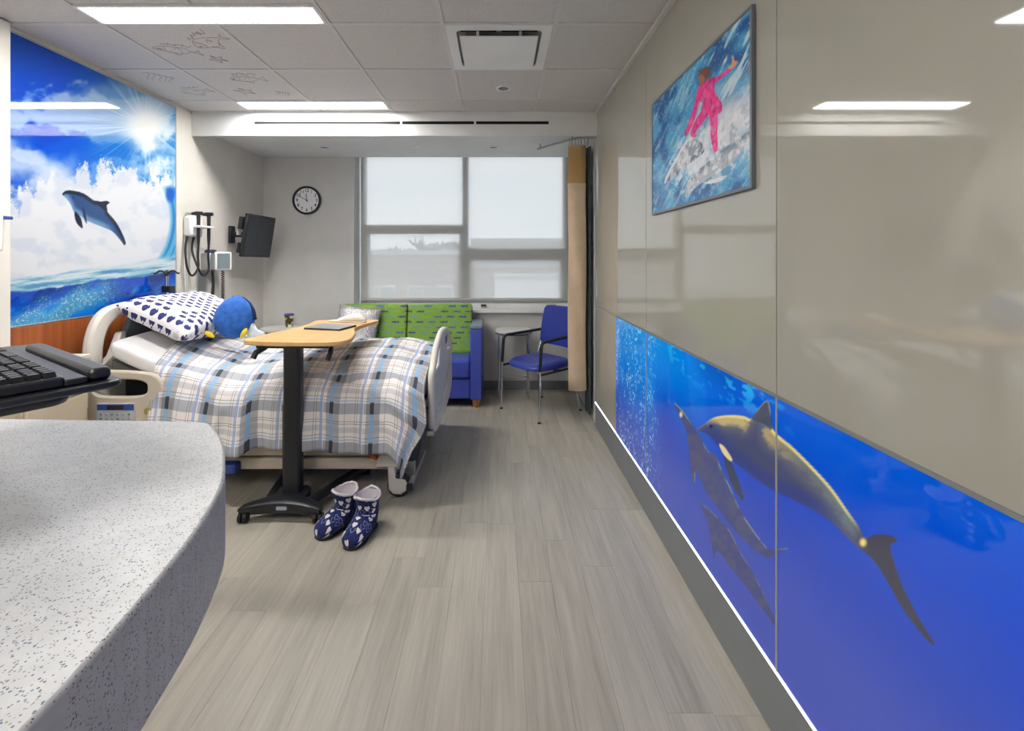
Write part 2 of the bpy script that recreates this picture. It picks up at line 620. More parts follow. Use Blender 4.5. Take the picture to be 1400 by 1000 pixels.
# ------------------------------------------------------------------ mesh builder
class MB:
    def __init__(s):
        s.v, s.f, s.uv = [], [], None

    def add(s, verts, faces):
        o = len(s.v)
        s.v += [tuple(p) for p in verts]
        s.f += [tuple(i + o for i in f) for f in faces]
        return s

    def box(s, x0, x1, y0, y1, z0, z1, rot=None, c=None):
        vs_ = [Vector((x, y, z)) for z in (z0, z1) for y in (y0, y1) for x in (x0, x1)]
        if rot is not None:
            c = Vector(c) if c is not None else Vector(((x0 + x1) / 2, (y0 + y1) / 2, (z0 + z1) / 2))
            vs_ = [rot @ (p - c) + c for p in vs_]
        return s.add(vs_, [(0, 2, 3, 1), (4, 5, 7, 6), (0, 1, 5, 4), (2, 6, 7, 3), (0, 4, 6, 2), (1, 3, 7, 5)])

    def tube(s, pts, r, n=10, cap=True, closed=False):
        pts = [Vector(p) for p in pts]
        N = len(pts)
        rs = r if isinstance(r, (list, tuple)) else [r] * N
        rings, prev = [], None
        for i, p in enumerate(pts):
            if closed:
                t = (pts[(i + 1) % N] - pts[i - 1])
            else:
                t = pts[min(i + 1, N - 1)] - pts[max(i - 1, 0)]
            t = t.normalized() if t.length > 1e-9 else Vector((0, 0, 1))
            if prev is None:
                a = Vector((0, 0, 1)) if abs(t.z) < 0.9 else Vector((1, 0, 0))
                nrm = t.cross(a).normalized()
            else:
                nrm = (prev - t * prev.dot(t))
                nrm = nrm.normalized() if nrm.length > 1e-6 else t.orthogonal().normalized()
            prev = nrm
            b = t.cross(nrm)
            rings.append([p + (nrm * math.cos(2 * math.pi * k / n) + b * math.sin(2 * math.pi * k / n)) * rs[i] for k in range(n)])
        vs_ = [q for rg in rings for q in rg]
        fs = []
        M_ = N if closed else N - 1
        for i in range(M_):
            j = (i + 1) % N
            for k in range(n):
                k2 = (k + 1) % n
                fs.append((i * n + k, i * n + k2, j * n + k2, j * n + k))
        if cap and not closed:
            fs.append(tuple(range(n))[::-1])
            fs.append(tuple((N - 1) * n + k for k in range(n)))
        return s.add(vs_, fs)

    def cyl(s, p0, p1, r, n=20, r1=None):
        return s.tube([p0, p1], [r, r if r1 is None else r1], n)

    def lathe(s, prof, c=(0, 0, 0), n=28, axis='z'):
        c = Vector(c)
        vs_, fs = [], []
        for (r, h) in prof:
            for k in range(n):
                a = 2 * math.pi * k / n
                if axis == 'z':
                    q = Vector((r * math.cos(a), r * math.sin(a), h))
                elif axis == 'y':
                    q = Vector((r * math.cos(a), h, r * math.sin(a)))
                else:
                    q = Vector((h, r * math.cos(a), r * math.sin(a)))
                vs_.append(c + q)
        for i in range(len(prof) - 1):
            for k in range(n):
                k2 = (k + 1) % n
                fs.append((i * n + k, i * n + k2, (i + 1) * n + k2, (i + 1) * n + k))
        fs.append(tuple(range(n))[::-1])
        fs.append(tuple((len(prof) - 1) * n + k for k in range(n)))
        return s.add(vs_, fs)

    def prism(s, outline, a, b, plane='xy'):
        """outline of 2D points extruded from a to b on the missing axis"""
        def mk(p, h):
            return {'xy': (p[0], p[1], h), 'yz': (h, p[0], p[1]), 'xz': (p[0], h, p[1])}[plane]
        n = len(outline)
        vs_ = [mk(p, a) for p in outline] + [mk(p, b) for p in outline]
        fs = [tuple(range(n))[::-1], tuple(range(n, 2 * n))]
        for i in range(n):
            j = (i + 1) % n
            fs.append((i, j, n + j, n + i))
        return s.add(vs_, fs)

    def ring(s, outer, inner, a, b, plane='yz'):
        def mk(p, h):
            return {'xy': (p[0], p[1], h), 'yz': (h, p[0], p[1]), 'xz': (p[0], h, p[1])}[plane]
        n = len(outer)
        vs_ = [mk(p, a) for p in outer] + [mk(p, a) for p in inner] + [mk(p, b) for p in outer] + [mk(p, b) for p in inner]
        fs = []
        for i in range(n):
            j = (i + 1) % n
            fs += [(i, n + i, n + j, j), (2 * n + i, 2 * n + j, 3 * n + j, 3 * n + i),
                   (i, j, 2 * n + j, 2 * n + i), (n + i, 3 * n + i, 3 * n + j, n + j)]
        return s.add(vs_, fs)

    def grid(s, fn, nu, nv, wrap=False):
        vs_ = [fn(i / (nu - 1), j / (nv - 1)) for i in range(nu) for j in range(nv)]
        fs = []
        for i in range(nu - 1):
            for j in range(nv - 1):
                fs.append((i * nv + j, (i + 1) * nv + j, (i + 1) * nv + j + 1, i * nv + j + 1))
            if wrap:
                fs.append((i * nv + nv - 1, (i + 1) * nv + nv - 1, (i + 1) * nv, i * nv))
        return s.add(vs_, fs)

    def sphere(s, c, r, sc=(1, 1, 1), nu=14, nv=20, rot=None):
        c = Vector(c)
        def fn(u, v):
            a, b = math.pi * u, 2 * math.pi * v
            p = Vector((r * sc[0] * math.sin(a) * math.cos(b), r * sc[1] * math.sin(a) * math.sin(b), r * sc[2] * math.cos(a)))
            return c + (rot @ p if rot else p)
        return s.grid(fn, nu, nv)


def mesh_of(name, mb, off=(0, 0, 0), smooth=False, fix=True):
    me = bpy.data.meshes.new(name)
    o = Vector(off)
    me.from_pydata([tuple(Vector(p) - o) for p in mb.v], [], mb.f)
    if fix:
        bm = bmesh.new()
        bm.from_mesh(me)
        bmesh.ops.remove_doubles(bm, verts=bm.verts, dist=1e-6)
        bmesh.ops.recalc_face_normals(bm, faces=bm.faces)
        bm.to_mesh(me)
        bm.free()
    if smooth:
        for p in me.polygons:
            p.use_smooth = True
    me.update()
    return me


def wloc(o):
    v = Vector((0, 0, 0))
    while o is not None:
        v += o.location
        o = o.parent
    return v


def finish(o, mat, bevel=0, smooth=False, seg=2):
    if mat:
        o.data.materials.append(mat)
    if bevel:
        b = o.modifiers.new('bevel', 'BEVEL')
        b.width = bevel
        b.segments = seg
        b.limit_method = 'ANGLE'
        b.angle_limit = math.radians(40)
        b.harden_normals = False
        for p in o.data.polygons:
            p.use_smooth = True
        try:
            o.data.set_sharp_from_angle(angle=math.radians(50))
        except Exception:
            pass
    elif smooth == 'auto':
        for p in o.data.polygons:
            p.use_smooth = True
        o.data.set_sharp_from_angle(angle=math.radians(40))
    return o


def part(name, mb, mat, parent, bevel=0, smooth=False, label=None, local=False, kind=None):
    """one mesh object in world coordinates (or the parent's local ones) under its thing"""
    off = (0, 0, 0) if local else wloc(parent)
    o = bpy.data.objects.new(name, mesh_of(name, mb, off, smooth is True))
    COL.objects.link(o)
    o.parent = parent
    finish(o, mat, bevel, smooth)
    if label:
        o['label'] = label
    if kind:
        o['kind'] = kind
    return o


def tag(o, label, cat, group=None):
    o['label'] = label
    o['category'] = cat
    if group:
        o['group'] = group
    return o


def thing(name, label, cat, loc=(0, 0, 0), rz=0, group=None):
    o = bpy.data.objects.new(name, None)
    COL.objects.link(o)
    o.location = loc
    o.rotation_euler = (0, 0, rz)
    o.empty_display_size = 0.1
    return tag(o, label, cat, group)


def solo(name, mb, mat, label, cat, origin=(0, 0, 0), bevel=0, smooth=False, group=None):
    o = bpy.data.objects.new(name, mesh_of(name, mb, origin, smooth is True))
    COL.objects.link(o)
    o.location = origin
    finish(o, mat, bevel, smooth)
    return tag(o, label, cat, group)


def struct(name, mb, mat, bevel=0, origin=(0, 0, 0), label=None):
    o = bpy.data.objects.new(name, mesh_of(name, mb, origin))
    COL.objects.link(o)
    o.location = origin
    finish(o, mat, bevel)
    o['kind'] = 'structure'
    if label:
        o['label'] = label
    return o


def copy_tree(o, parent=None):
    c = o.copy()
    COL.objects.link(c)
    c.parent = parent
    for ch in list(o.children):
        copy_tree(ch, c)
    return c


def rrect(x0, x1, y0, y1, r, n=6):
    pts = []
    for (cx, cy, a0) in ((x1 - r, y1 - r, 0), (x0 + r, y1 - r, 90), (x0 + r, y0 + r, 180), (x1 - r, y0 + r, 270)):
        for k in range(n + 1):
            a = math.radians(a0 + 90 * k / n)
            pts.append((cx + r * math.cos(a), cy + r * math.sin(a)))
    return pts


def catmull(pts, n=8, closed=False):
    P = [Vector(p) for p in pts]
    N = len(P)
    out = []
    rng = range(N) if closed else range(N - 1)
    for i in rng:
        if closed:
            p0, p1, p2, p3 = P[i - 1], P[i], P[(i + 1) % N], P[(i + 2) % N]
        else:
            p0, p1, p2, p3 = P[max(i - 1, 0)], P[i], P[i + 1], P[min(i + 2, N - 1)]
        for k in range(n):
            t = k / n
            out.append(0.5 * ((2 * p1) + (-p0 + p2) * t + (2 * p0 - 5 * p1 + 4 * p2 - p3) * t * t + (-p0 + 3 * p1 - 3 * p2 + p3) * t ** 3))
    if not closed:
        out.append(P[-1])
    return out


def arc_path(pts, r=0.03, n=5):
    """polyline with rounded corners"""
    P = [Vector(p) for p in pts]
    out = [P[0]]
    for i in range(1, len(P) - 1):
        a, b, c = P[i - 1], P[i], P[i + 1]
        d0, d1 = (a - b), (c - b)
        rr = min(r, d0.length * 0.49, d1.length * 0.49)
        s, e = b + d0.normalized() * rr, b + d1.normalized() * rr
        for k in range(n + 1):
            t = k / n
            out.append(s * (1 - t) ** 2 + b * 2 * t * (1 - t) + e * t * t)
    out.append(P[-1])
    return out


# ------------------------------------------------------------------ flat prints (vertex colours on a fine sheet)
def _hash(ix, iy, seed):
    h = np.sin(ix * 127.1 + iy * 311.7 + seed * 74.7) * 43758.5453
    return h - np.floor(h)


def vnoise(x, y, seed=0):
    ix, iy = np.floor(x), np.floor(y)
    fx, fy = x - ix, y - iy
    fx = fx * fx * (3 - 2 * fx)
    fy = fy * fy * (3 - 2 * fy)
    a, b = _hash(ix, iy, seed), _hash(ix + 1, iy, seed)
    c, d = _hash(ix, iy + 1, seed), _hash(ix + 1, iy + 1, seed)
    return (a * (1 - fx) + b * fx) * (1 - fy) + (c * (1 - fx) + d * fx) * fy


def fbm(x, y, seed=0, octv=4):
    s, a, t = 0, 0.5, 0
    for k in range(octv):
        s = s + a * vnoise(x, y, seed + k * 13)
        t += a
        a *= 0.5
        x, y = x * 2.03 + 5.1, y * 2.03 + 1.7
    return s / t


def sstep(a, b, x):
    t = np.clip((x - a) / (b - a), 0, 1)
    return t * t * (3 - 2 * t)


class Canvas:
    def __init__(s, px, py):
        s.x, s.y = px, py
        s.c = np.zeros((len(px), 3))

    def fill(s, col, mask):
        m = np.clip(mask, 0, 1)[:, None]
        col = np.asarray(col, float)
        if col.ndim == 1:
            col = col[None, :]
        s.c = s.c * (1 - m) + col * m

    def sdf(s, pts, smooth=6):
        """signed distance, negative inside"""
        if smooth:
            pts = [(p.x, p.y) for p in catmull([(a, b, 0) for a, b in pts], smooth, True)]
        P = np.array(pts, float)
        bb = (s.x > P[:, 0].min() - 8) & (s.x < P[:, 0].max() + 8) & (s.y > P[:, 1].min() - 8) & (s.y < P[:, 1].max() + 8)
        out = np.full(len(s.x), 99.0)
        x, y = s.x[bb], s.y[bb]
        d = np.full(len(x), 1e9)
        ins = np.zeros(len(x), bool)
        N = len(P)
        for i in range(N):
            ax, ay = P[i]
            bx, by = P[(i + 1) % N]
            ex, ey = bx - ax, by - ay
            t = np.clip(((x - ax) * ex + (y - ay) * ey) / (ex * ex + ey * ey + 1e-9), 0, 1)
            d = np.minimum(d, (x - ax - t * ex) ** 2 + (y - ay - t * ey) ** 2)
            cond = ((ay > y) != (by > y))
            with np.errstate(divide='ignore', invalid='ignore'):
                xi = ex * (y - ay) / (ey if abs(ey) > 1e-9 else 1e-9) + ax
            ins ^= cond & (x < xi)
        d = np.sqrt(d)
        out[bb] = np.where(ins, -d, d)
        return out

    def poly(s, pts, col, soft=0.7, smooth=6, alpha=1.0):
        d = s.sdf(pts, smooth)
        s.fill(col, sstep(soft, -soft, d) * alpha)
        return d


def lin_np(c):
    c = np.clip(c / 255.0, 0, 1)
    return np.where(c <= 0.04045, c / 12.92, ((c + 0.055) / 1.055) ** 2.4)


def print_sheet(name, P0, du, dv, nu, nv, paintfn, mat, parent, origin, thick=None):
    """flat rectangular print: P0 corner, du/dv edge vectors; paintfn(px, py) gives sRGB colours"""
    P0, du, dv = np.array(P0), np.array(du), np.array(dv)
    u, v = np.meshgrid(np.linspace(0, 1, nu), np.linspace(0, 1, nv), indexing='ij')
    W = P0[None, :] + u.reshape(-1, 1) * du[None, :] + v.reshape(-1, 1) * dv[None, :]
    px = VX + F * W[:, 0] / W[:, 1]
    py = VY - F * (W[:, 2] - CZ) / W[:, 1]
    rgb = lin_np(paintfn(px, py, W))
    idx = np.arange(nu * nv).reshape(nu, nv)
    q = np.stack([idx[:-1, :-1], idx[1:, :-1], idx[1:, 1:], idx[:-1, 1:]], -1).reshape(-1, 4)
    me = bpy.data.meshes.new(name)
    nf = len(q)
    me.vertices.add(nu * nv)
    me.vertices.foreach_set('co', (W - np.array(origin)[None, :]).astype(np.float32).ravel())
    me.loops.add(nf * 4)
    me.loops.foreach_set('vertex_index', q.astype(np.int32).ravel())
    me.polygons.add(nf)
    me.polygons.foreach_set('loop_start', np.arange(0, nf * 4, 4, dtype=np.int32))
    me.update(calc_edges=True)
    at_ = me.color_attributes.new('print', 'FLOAT_COLOR', 'POINT')
    at_.data.foreach_set('color', np.concatenate([rgb, np.ones((len(rgb), 1))], 1).astype(np.float32).ravel())
    me.materials.append(mat)
    o = bpy.data.objects.new(name, me)
    COL.objects.link(o)
    o.parent = parent
    return o


# ================================================================== ROOM SHELL
XL, XR, YB, YS, ZC = -2.65, 0.864, 5.20, 3.98, 2.747
Y0 = -2.0
ZSOF = 2.62       # underside of the soffit
ZLIP = 2.539      # bottom of its front fascia

fl = struct('floor', MB().box(XL - 0.1, XR + 0.1, Y0 - 0.1, YB + 0.1, -0.12, -0.004), m_floorsub)
PW, PL = 0.1524, 1.22
plank_meshes = {}
ncol = int(math.ceil((XR - XL) / PW))
for i in range(ncol):
    x0 = XL + i * PW
    x1 = min(x0 + PW, XR)
    y = Y0 - ((i * 0.377 + (i * i % 5) * 0.21) % 1.0) * PL
    while y < YB:
        ya, yb = max(y, Y0), min(y + PL, YB)
        y += PL
        if yb - ya < 0.03:
            continue
        key = (round(x1 - x0, 4), round(yb - ya, 4))
        if key not in plank_meshes:
            w, l = key
            g = 0.0004
            me = mesh_of('plank', MB().box(g, w - g, g, l - g, -0.004, 0.0))
            me.materials.append(m_floor)
            plank_meshes[key] = me
        o = bpy.data.objects.new('plank', plank_meshes[key])
        COL.objects.link(o)
        o.location = (x0, ya, 0)
        o.parent = fl

# walls ---------------------------------------------------------
struct('wall_left', MB().box(XL - 0.12, XL, Y0 - 0.12, YB + 0.12, 0, ZC + 0.1), m_wall)
# proud pilaster beside the mural
struct('trim_1', MB().prism(rrect(XL, XL + 0.045, 1.4, 2.468, 0.012), 0.0, ZC - 0.005, 'xy'), m_trimw)
# window wall: pieces round the opening
WX0, WX1, WZ0 = -1.625, 0.83, 0.90
ZWH = 2.72        # window head, above the soffit line
wb = MB().box(XL - 0.12, WX0, YB, YB + 0.3, 0, ZC + 0.1)
wb.box(WX1, XR + 0.12, YB, YB + 0.3, 0, ZC + 0.1)
wb.box(WX0, WX1, YB, YB + 0.3, 0, WZ0)
wb.box(WX0, WX1, YB, YB + 0.3, ZWH, ZC + 0.1)
struct('wall_back', wb, m_wallb)
wf = MB().box(XL - 0.12, XR + 0.12, Y0 - 0.12, Y0, 0, ZC + 0.1)
struct('wall_front', wf, m_wall)
wr = struct('wall_right', MB().box(XR + 0.006, XR + 0.12, Y0 - 0.12, YB + 0.12, 0, ZC + 0.1), m_wallb)
# baseboards
struct('baseboard_back', MB().box(XL, WX1 + 0.03, YB - 0.012, YB, 0, 0.10), m_base_grey, 0.003)
struct('baseboard_left', MB().box(XL, XL + 0.012, 2.47, YB - 0.012, 0, 0.10), m_base_grey, 0.003)

# ceiling ---------------------------------------------------------
ce = struct('ceiling', MB().box(XL - 0.12, XR + 0.12, Y0 - 0.12, YB + 0.12, ZC + 0.02, ZC + 0.14), m_soffit)
XG = [XL, -2.13, -1.52, -0.91, -0.30, 0.31, XR]
YG = [-2.0, -1.79, -1.18, -0.57, 0.04, 0.65, 1.26, 1.87, 2.48, 3.09, 3.70, YS]
LIGHTS = [(2.295, 2.475), (3.71, 3.895), (-0.145, 0.035), (-1.365, -1.185)]
tile_cache = {}


def tile(xa, xb, ya, yb):
    key = (round(xb - xa, 4), round(yb - ya, 4))
    if key not in tile_cache:
        w, l = key
        me = mesh_of('ceiling_tile', MB().box(0.008, w - 0.008, 0.008, l - 0.008, 0.004, 0.018))
        me.materials.append(m_tile)
        tile_cache[key] = me
    o = bpy.data.objects.new('ceiling_tile', tile_cache[key])
    COL.objects.link(o)
    o.location = (xa, ya, ZC)
    o.parent = ce
    return o


tiles = {}
for i in range(len(XG) - 1):
    for j in range(len(YG) - 1):
        xa, xb, ya, yb = XG[i], XG[i + 1], YG[j], YG[j + 1]
        if abs(xa + 0.30) < 0.01 and abs(ya - 2.48) < 0.01:
            continue     # air diffuser cell
        lit = None
        if -2.14 < xa < -0.92:
            for (la, lb) in LIGHTS:
                if la > ya - 0.02 and lb < yb + 0.02:
                    lit = (la, lb)
        if lit:
            la, lb = lit
            if la - ya > 0.05:
                tiles[(i, j)] = tile(xa, xb, ya, la)
            if yb - lb > 0.03:
                tiles[(i, j, 1)] = tile(xa, xb, lb, yb)
        else:
            tiles[(i, j)] = tile(xa, xb, ya, yb)

TB = 0.011


def tbar(x0, x1, y0, y1):
    part('grid_bar', MB().box(x0, x1, y0, y1, ZC - 0.002, ZC + 0.02), m_tbar, ce)


for y in YG[1:-1]:
    tbar(XL, XR, y - TB, y + TB)
for x in XG[1:-1]:
    ya = Y0
    for y in YG[1:]:
        blocked = any(la > ya - 0.02 and lb < y + 0.02 for la, lb in LIGHTS) and abs(x + 1.52) < 0.01
        if not blocked:
            tbar(x - TB, x + TB, ya + TB, y - TB)
        ya = y
tbar(XL, XL + 0.016, Y0, YS)
tbar(XR - 0.016, XR, Y0, YS)
tbar(XL, XR, YS - 0.012, YS)

# pencil drawings on three tiles: loose outlines of fish and shells
def sketch(parent, cx, cy, s, a, seed, kind):
    rr = random.Random(seed)
    mb = MB()
    ca, sa = math.cos(a), math.sin(a)

    def stroke(pts, closed=False):
        q = []
        for (x, y) in [(p.x, p.y) for p in catmull([(x + rr.uniform(-.09, .09), y + rr.uniform(-.09, .09), 0) for x, y in pts], 5, closed)]:
            q.append((cx + s * (x * ca - y * sa), cy + s * (x * sa + y * ca), ZC + 0.0035))
        mb.tube(q, 0.0012, 4, closed=closed)
    if kind == 0:      # fish
        stroke([(-1, 0), (-.6, .32), (0, .42), (.5, .2), (.8, .05), (1.15, .35), (1.05, 0), (1.15, -.3), (.8, -.05), (.4, -.25), (-.1, -.36), (-.6, -.3)], True)
        stroke([(-.5, .25), (-.4, 0), (-.5, -.25)])
        stroke([(-.2, .4), (.05, .65), (.3, .3)])
        stroke([(-.1, -.05), (.15, -.25), (.2, .02)])
        stroke([(-.8, .08), (-.75, .13), (-.7, .08), (-.75, .03)], True)
        for k in range(4):
            x_ = -0.5 + 0.3 * k
            stroke([(x_, -.55), (x_ + .15, -.75), (x_ + .3, -.6), (x_ + .5, -.8)])
    elif kind == 1:    # sea star
        pts = []
        for k in range(10):
            r_ = 0.85 if k % 2 == 0 else 0.35
            pts.append((r_ * math.cos(k * math.pi / 5), r_ * math.sin(k * math.pi / 5)))
        stroke(pts, True)
        for k in range(0, 10, 2):
            stroke([(0.1 * math.cos(k * math.pi / 5), 0.1 * math.sin(k * math.pi / 5)), (0.6 * math.cos(k * math.pi / 5), 0.6 * math.sin(k * math.pi / 5))])
    else:              # weed
        for k in range(5):
            x = -0.6 + 0.3 * k
            stroke([(x, -.6), (x + .12, -.2), (x - .1, .2), (x + rr.uniform(-.2, .2), .7)])
        stroke([(-.9, -.6), (-.3, -.68), (.4, -.6), (.9, -.66)])
    part('line_drawing', mb, m_pencil, parent)


ix = {round(x, 2): i for i, x in enumerate(XG)}
jy = {round(y, 2): j for j, y in enumerate(YG)}
t1 = tiles[(1, jy[2.48])]
sketch(t1, -1.96, 2.80, 0.115, 0.3, 1, 0)
sketch(t1, -1.70, 2.70, 0.13, -0.5, 2, 0)
sketch(t1, -1.78, 2.93, 0.07, 0.5, 3, 1)
t2 = tiles[(0, jy[3.09])]
sketch(t2, -2.38, 3.24, 0.10, 0.6, 4, 2)
sketch(t2, -2.30, 3.50, 0.12, -0.2, 5, 0)
t3 = tiles[(1, jy[3.09])]
sketch(t3, -1.78, 3.25, 0.12, 0.0, 6, 0)
sketch(t3, -1.92, 3.50, 0.09, 0.8, 7, 1)
sketch(t3, -1.66, 3.55, 0.06, 0.3, 8, 2)

# soffit ---------------------------------------------------------
sf = MB().box(XL, XR, YS + 0.03, YB, ZSOF, ZC + 0.02)
so = struct('trim_2', sf, m_soffit)
part('fascia', MB().box(XL, XR, YS, YS + 0.03, ZLIP, ZC + 0.02), m_soffit, so, 0.003)
for (a, b) in ((348, 547), (550, 648), (651, 750)):
    xa, xb = (a - VX) * YS / F, (b - VX) * YS / F
    z = CZ + (VY - 168) * YS / F
    g = part('air_slot', MB().box(xa, xb, YS - 0.002, YS + 0.01, z - 0.012, z + 0.012), m_slot, so)

# ceiling lights ---------------------------------------------------------
lbl = ['long white ceiling light panel above the bed, between the drawn-on tiles and the bare tiles',
       'long white ceiling light panel close to the soffit with the air slots',
       'long white ceiling light panel above the speckled counter',
       'long white ceiling light panel near the entry wall']
for (la, lb), L in zip(LIGHTS, lbl):
    xa, xb = -2.125, -0.915
    t = thing('ceiling_light', L, 'light', ((xa + xb) / 2, (la + lb) / 2, ZC - 0.004), group='ceiling light panels')
    fr = MB()
    for (a, b, c, d) in ((xa, xb, la, la + 0.014), (xa, xb, lb - 0.014, lb), (xa, xa + 0.018, la + .014, lb - .014), (xb - 0.018, xb, la + .014, lb - .014)):
        fr.box(a, b, c, d, ZC - 0.006, ZC + 0.02)
    part('frame', fr, m_white, t)
    part('diffuser', MB().box(xa + 0.018, xb - 0.018, la + 0.014, lb - 0.014, ZC - 0.002, ZC + 0.01), m_lamp, t)

# air diffuser ---------------------------------------------------------
t = thing('air_diffuser', 'square white ceiling air diffuser with a dropped centre plate', 'vent', (0.005, 2.785, ZC - 0.01))
xa, xb, ya, yb = -0.289, 0.299, 2.491, 3.079
fr = MB().ring(rrect(xa, xb, ya, yb, 0.004), rrect(xa + 0.055, xb - 0.055, ya + 0.055, yb - 0.055, 0.03), ZC - 0.004, ZC + 0.012, 'xy')
part('frame', fr, m_white, t, 0.002)
part('throat', MB().box(xa + 0.03, xb - 0.03, ya + 0.03, yb - 0.03, ZC + 0.013, ZC + 0.019), paint('diffuser_throat_grey', (150, 150, 150), 0.7), t)
for k in (-1, 1):
    part('throat_shade', MB().box(0.005 + k * 0.115 - 0.10, 0.005 + k * 0.115 + 0.10, ya + 0.055, ya + 0.10, ZC + 0.010, ZC + 0.0128), m_slot, t)  # black strips stand in for the dark throat seen past the plate
part('face_plate', MB().box(xa + 0.075, xb - 0.075, ya + 0.075, yb - 0.075, ZC - 0.03, ZC - 0.022), m_white, t, 0.002)
for k in (-1, 1):
    part('bracket', MB().box(0.005 + k * 0.12 - 0.008, 0.005 + k * 0.12 + 0.008, 2.58, 2.60, ZC - 0.024, ZC + 0.014), m_white, t)


def downlight(x, y, z, label):
    t = thing('downlight', label, 'light', (x, y, z), group='recessed downlights')
    rg = MB().ring([(x + 0.055 * math.cos(a), y + 0.055 * math.sin(a)) for a in np.linspace(0, 2 * math.pi, 32, endpoint=False)],
                   [(x + 0.038 * math.cos(a), y + 0.038 * math.sin(a)) for a in np.linspace(0, 2 * math.pi, 32, endpoint=False)], z - 0.006, z + 0.001, 'xy')
    part('trim_ring', rg, m_white, t)
    part('reflector', MB().lathe([(0.034, z - 0.004), (0.02, z - 0.001), (0.004, z)], (x, y, 0), 24), m_chrome, t, smooth=True)
    part('housing_gap', MB().lathe([(0.039, z - 0.0015), (0.039, z)], (x, y, 0), 24), m_slot, t)


downlight(0.04, 3.43, ZC + 0.003, 'small round recessed downlight in the ceiling tile behind the air diffuser')
p = at(443, 201, 4.72)
downlight(p.x, 4.72, ZSOF, 'small round downlight in the soffit in front of the wall clock')
p = at(675, 200.5, 4.72)
downlight(p.x, 4.72, ZSOF, 'small round downlight in the soffit in front of the window')
t = thing('sprinkler_head', 'small round white sprinkler cap under the soffit', 'sprinkler', (-0.83, 4.70, ZSOF))
part('cap', MB().lathe([(0.04, ZSOF), (0.04, ZSOF - 0.006), (0.03, ZSOF - 0.01), (0.005, ZSOF - 0.011)], (-0.83, 4.70, 0), 24), m_white, t, smooth='auto')

# ================================================================== RIGHT GLASS WALL
ZM = 1.063        # top of the backlit mural / horizontal seam
ZB = 0.21         # top of the base
YE = 4.07         # end of the glass panelling
SE = [YE, 3.32, 2.67, 1.42, 0.17, -1.08, Y0]
g = 0.002
for a, b in zip(SE[1:], SE[:-1]):
    part('glass_panel', MB().box(XR - 0.006, XR + 0.006, a + g, b - g, ZM + g, ZC - 0.004), m_glasspanel, wr, 0.0008)
part('glass_panel', MB().box(XR - 0.006, XR + 0.006, 3.362, YE - g, ZB + 0.006, ZM - g), m_glasspanel, wr, 0.0008)
for y in SE[1:-1]:
    part('seam_strip', MB().box(XR - 0.002, XR + 0.006, y - g, y + g, ZM, ZC), m_seam, wr)
part('seam_strip', MB().box(XR - 0.002, XR + 0.006, Y0, YE, ZM - g, ZM + g), m_base_grey, wr)
part('panel_end', MB().box(XR - 0.006, XR + 0.006, YE, YE + 0.012, ZB, ZC), m_base_grey, wr)
part('ceiling_angle', MB().box(XR - 0.03, XR - 0.006, Y0, YS, ZC - 0.022, ZC), m_tbar, wr)
bb = struct('baseboard_right', MB().box(XR - 0.006, XR + 0.006, Y0, YE, 0, ZB - 0.004), m_base_grey, 0.001)


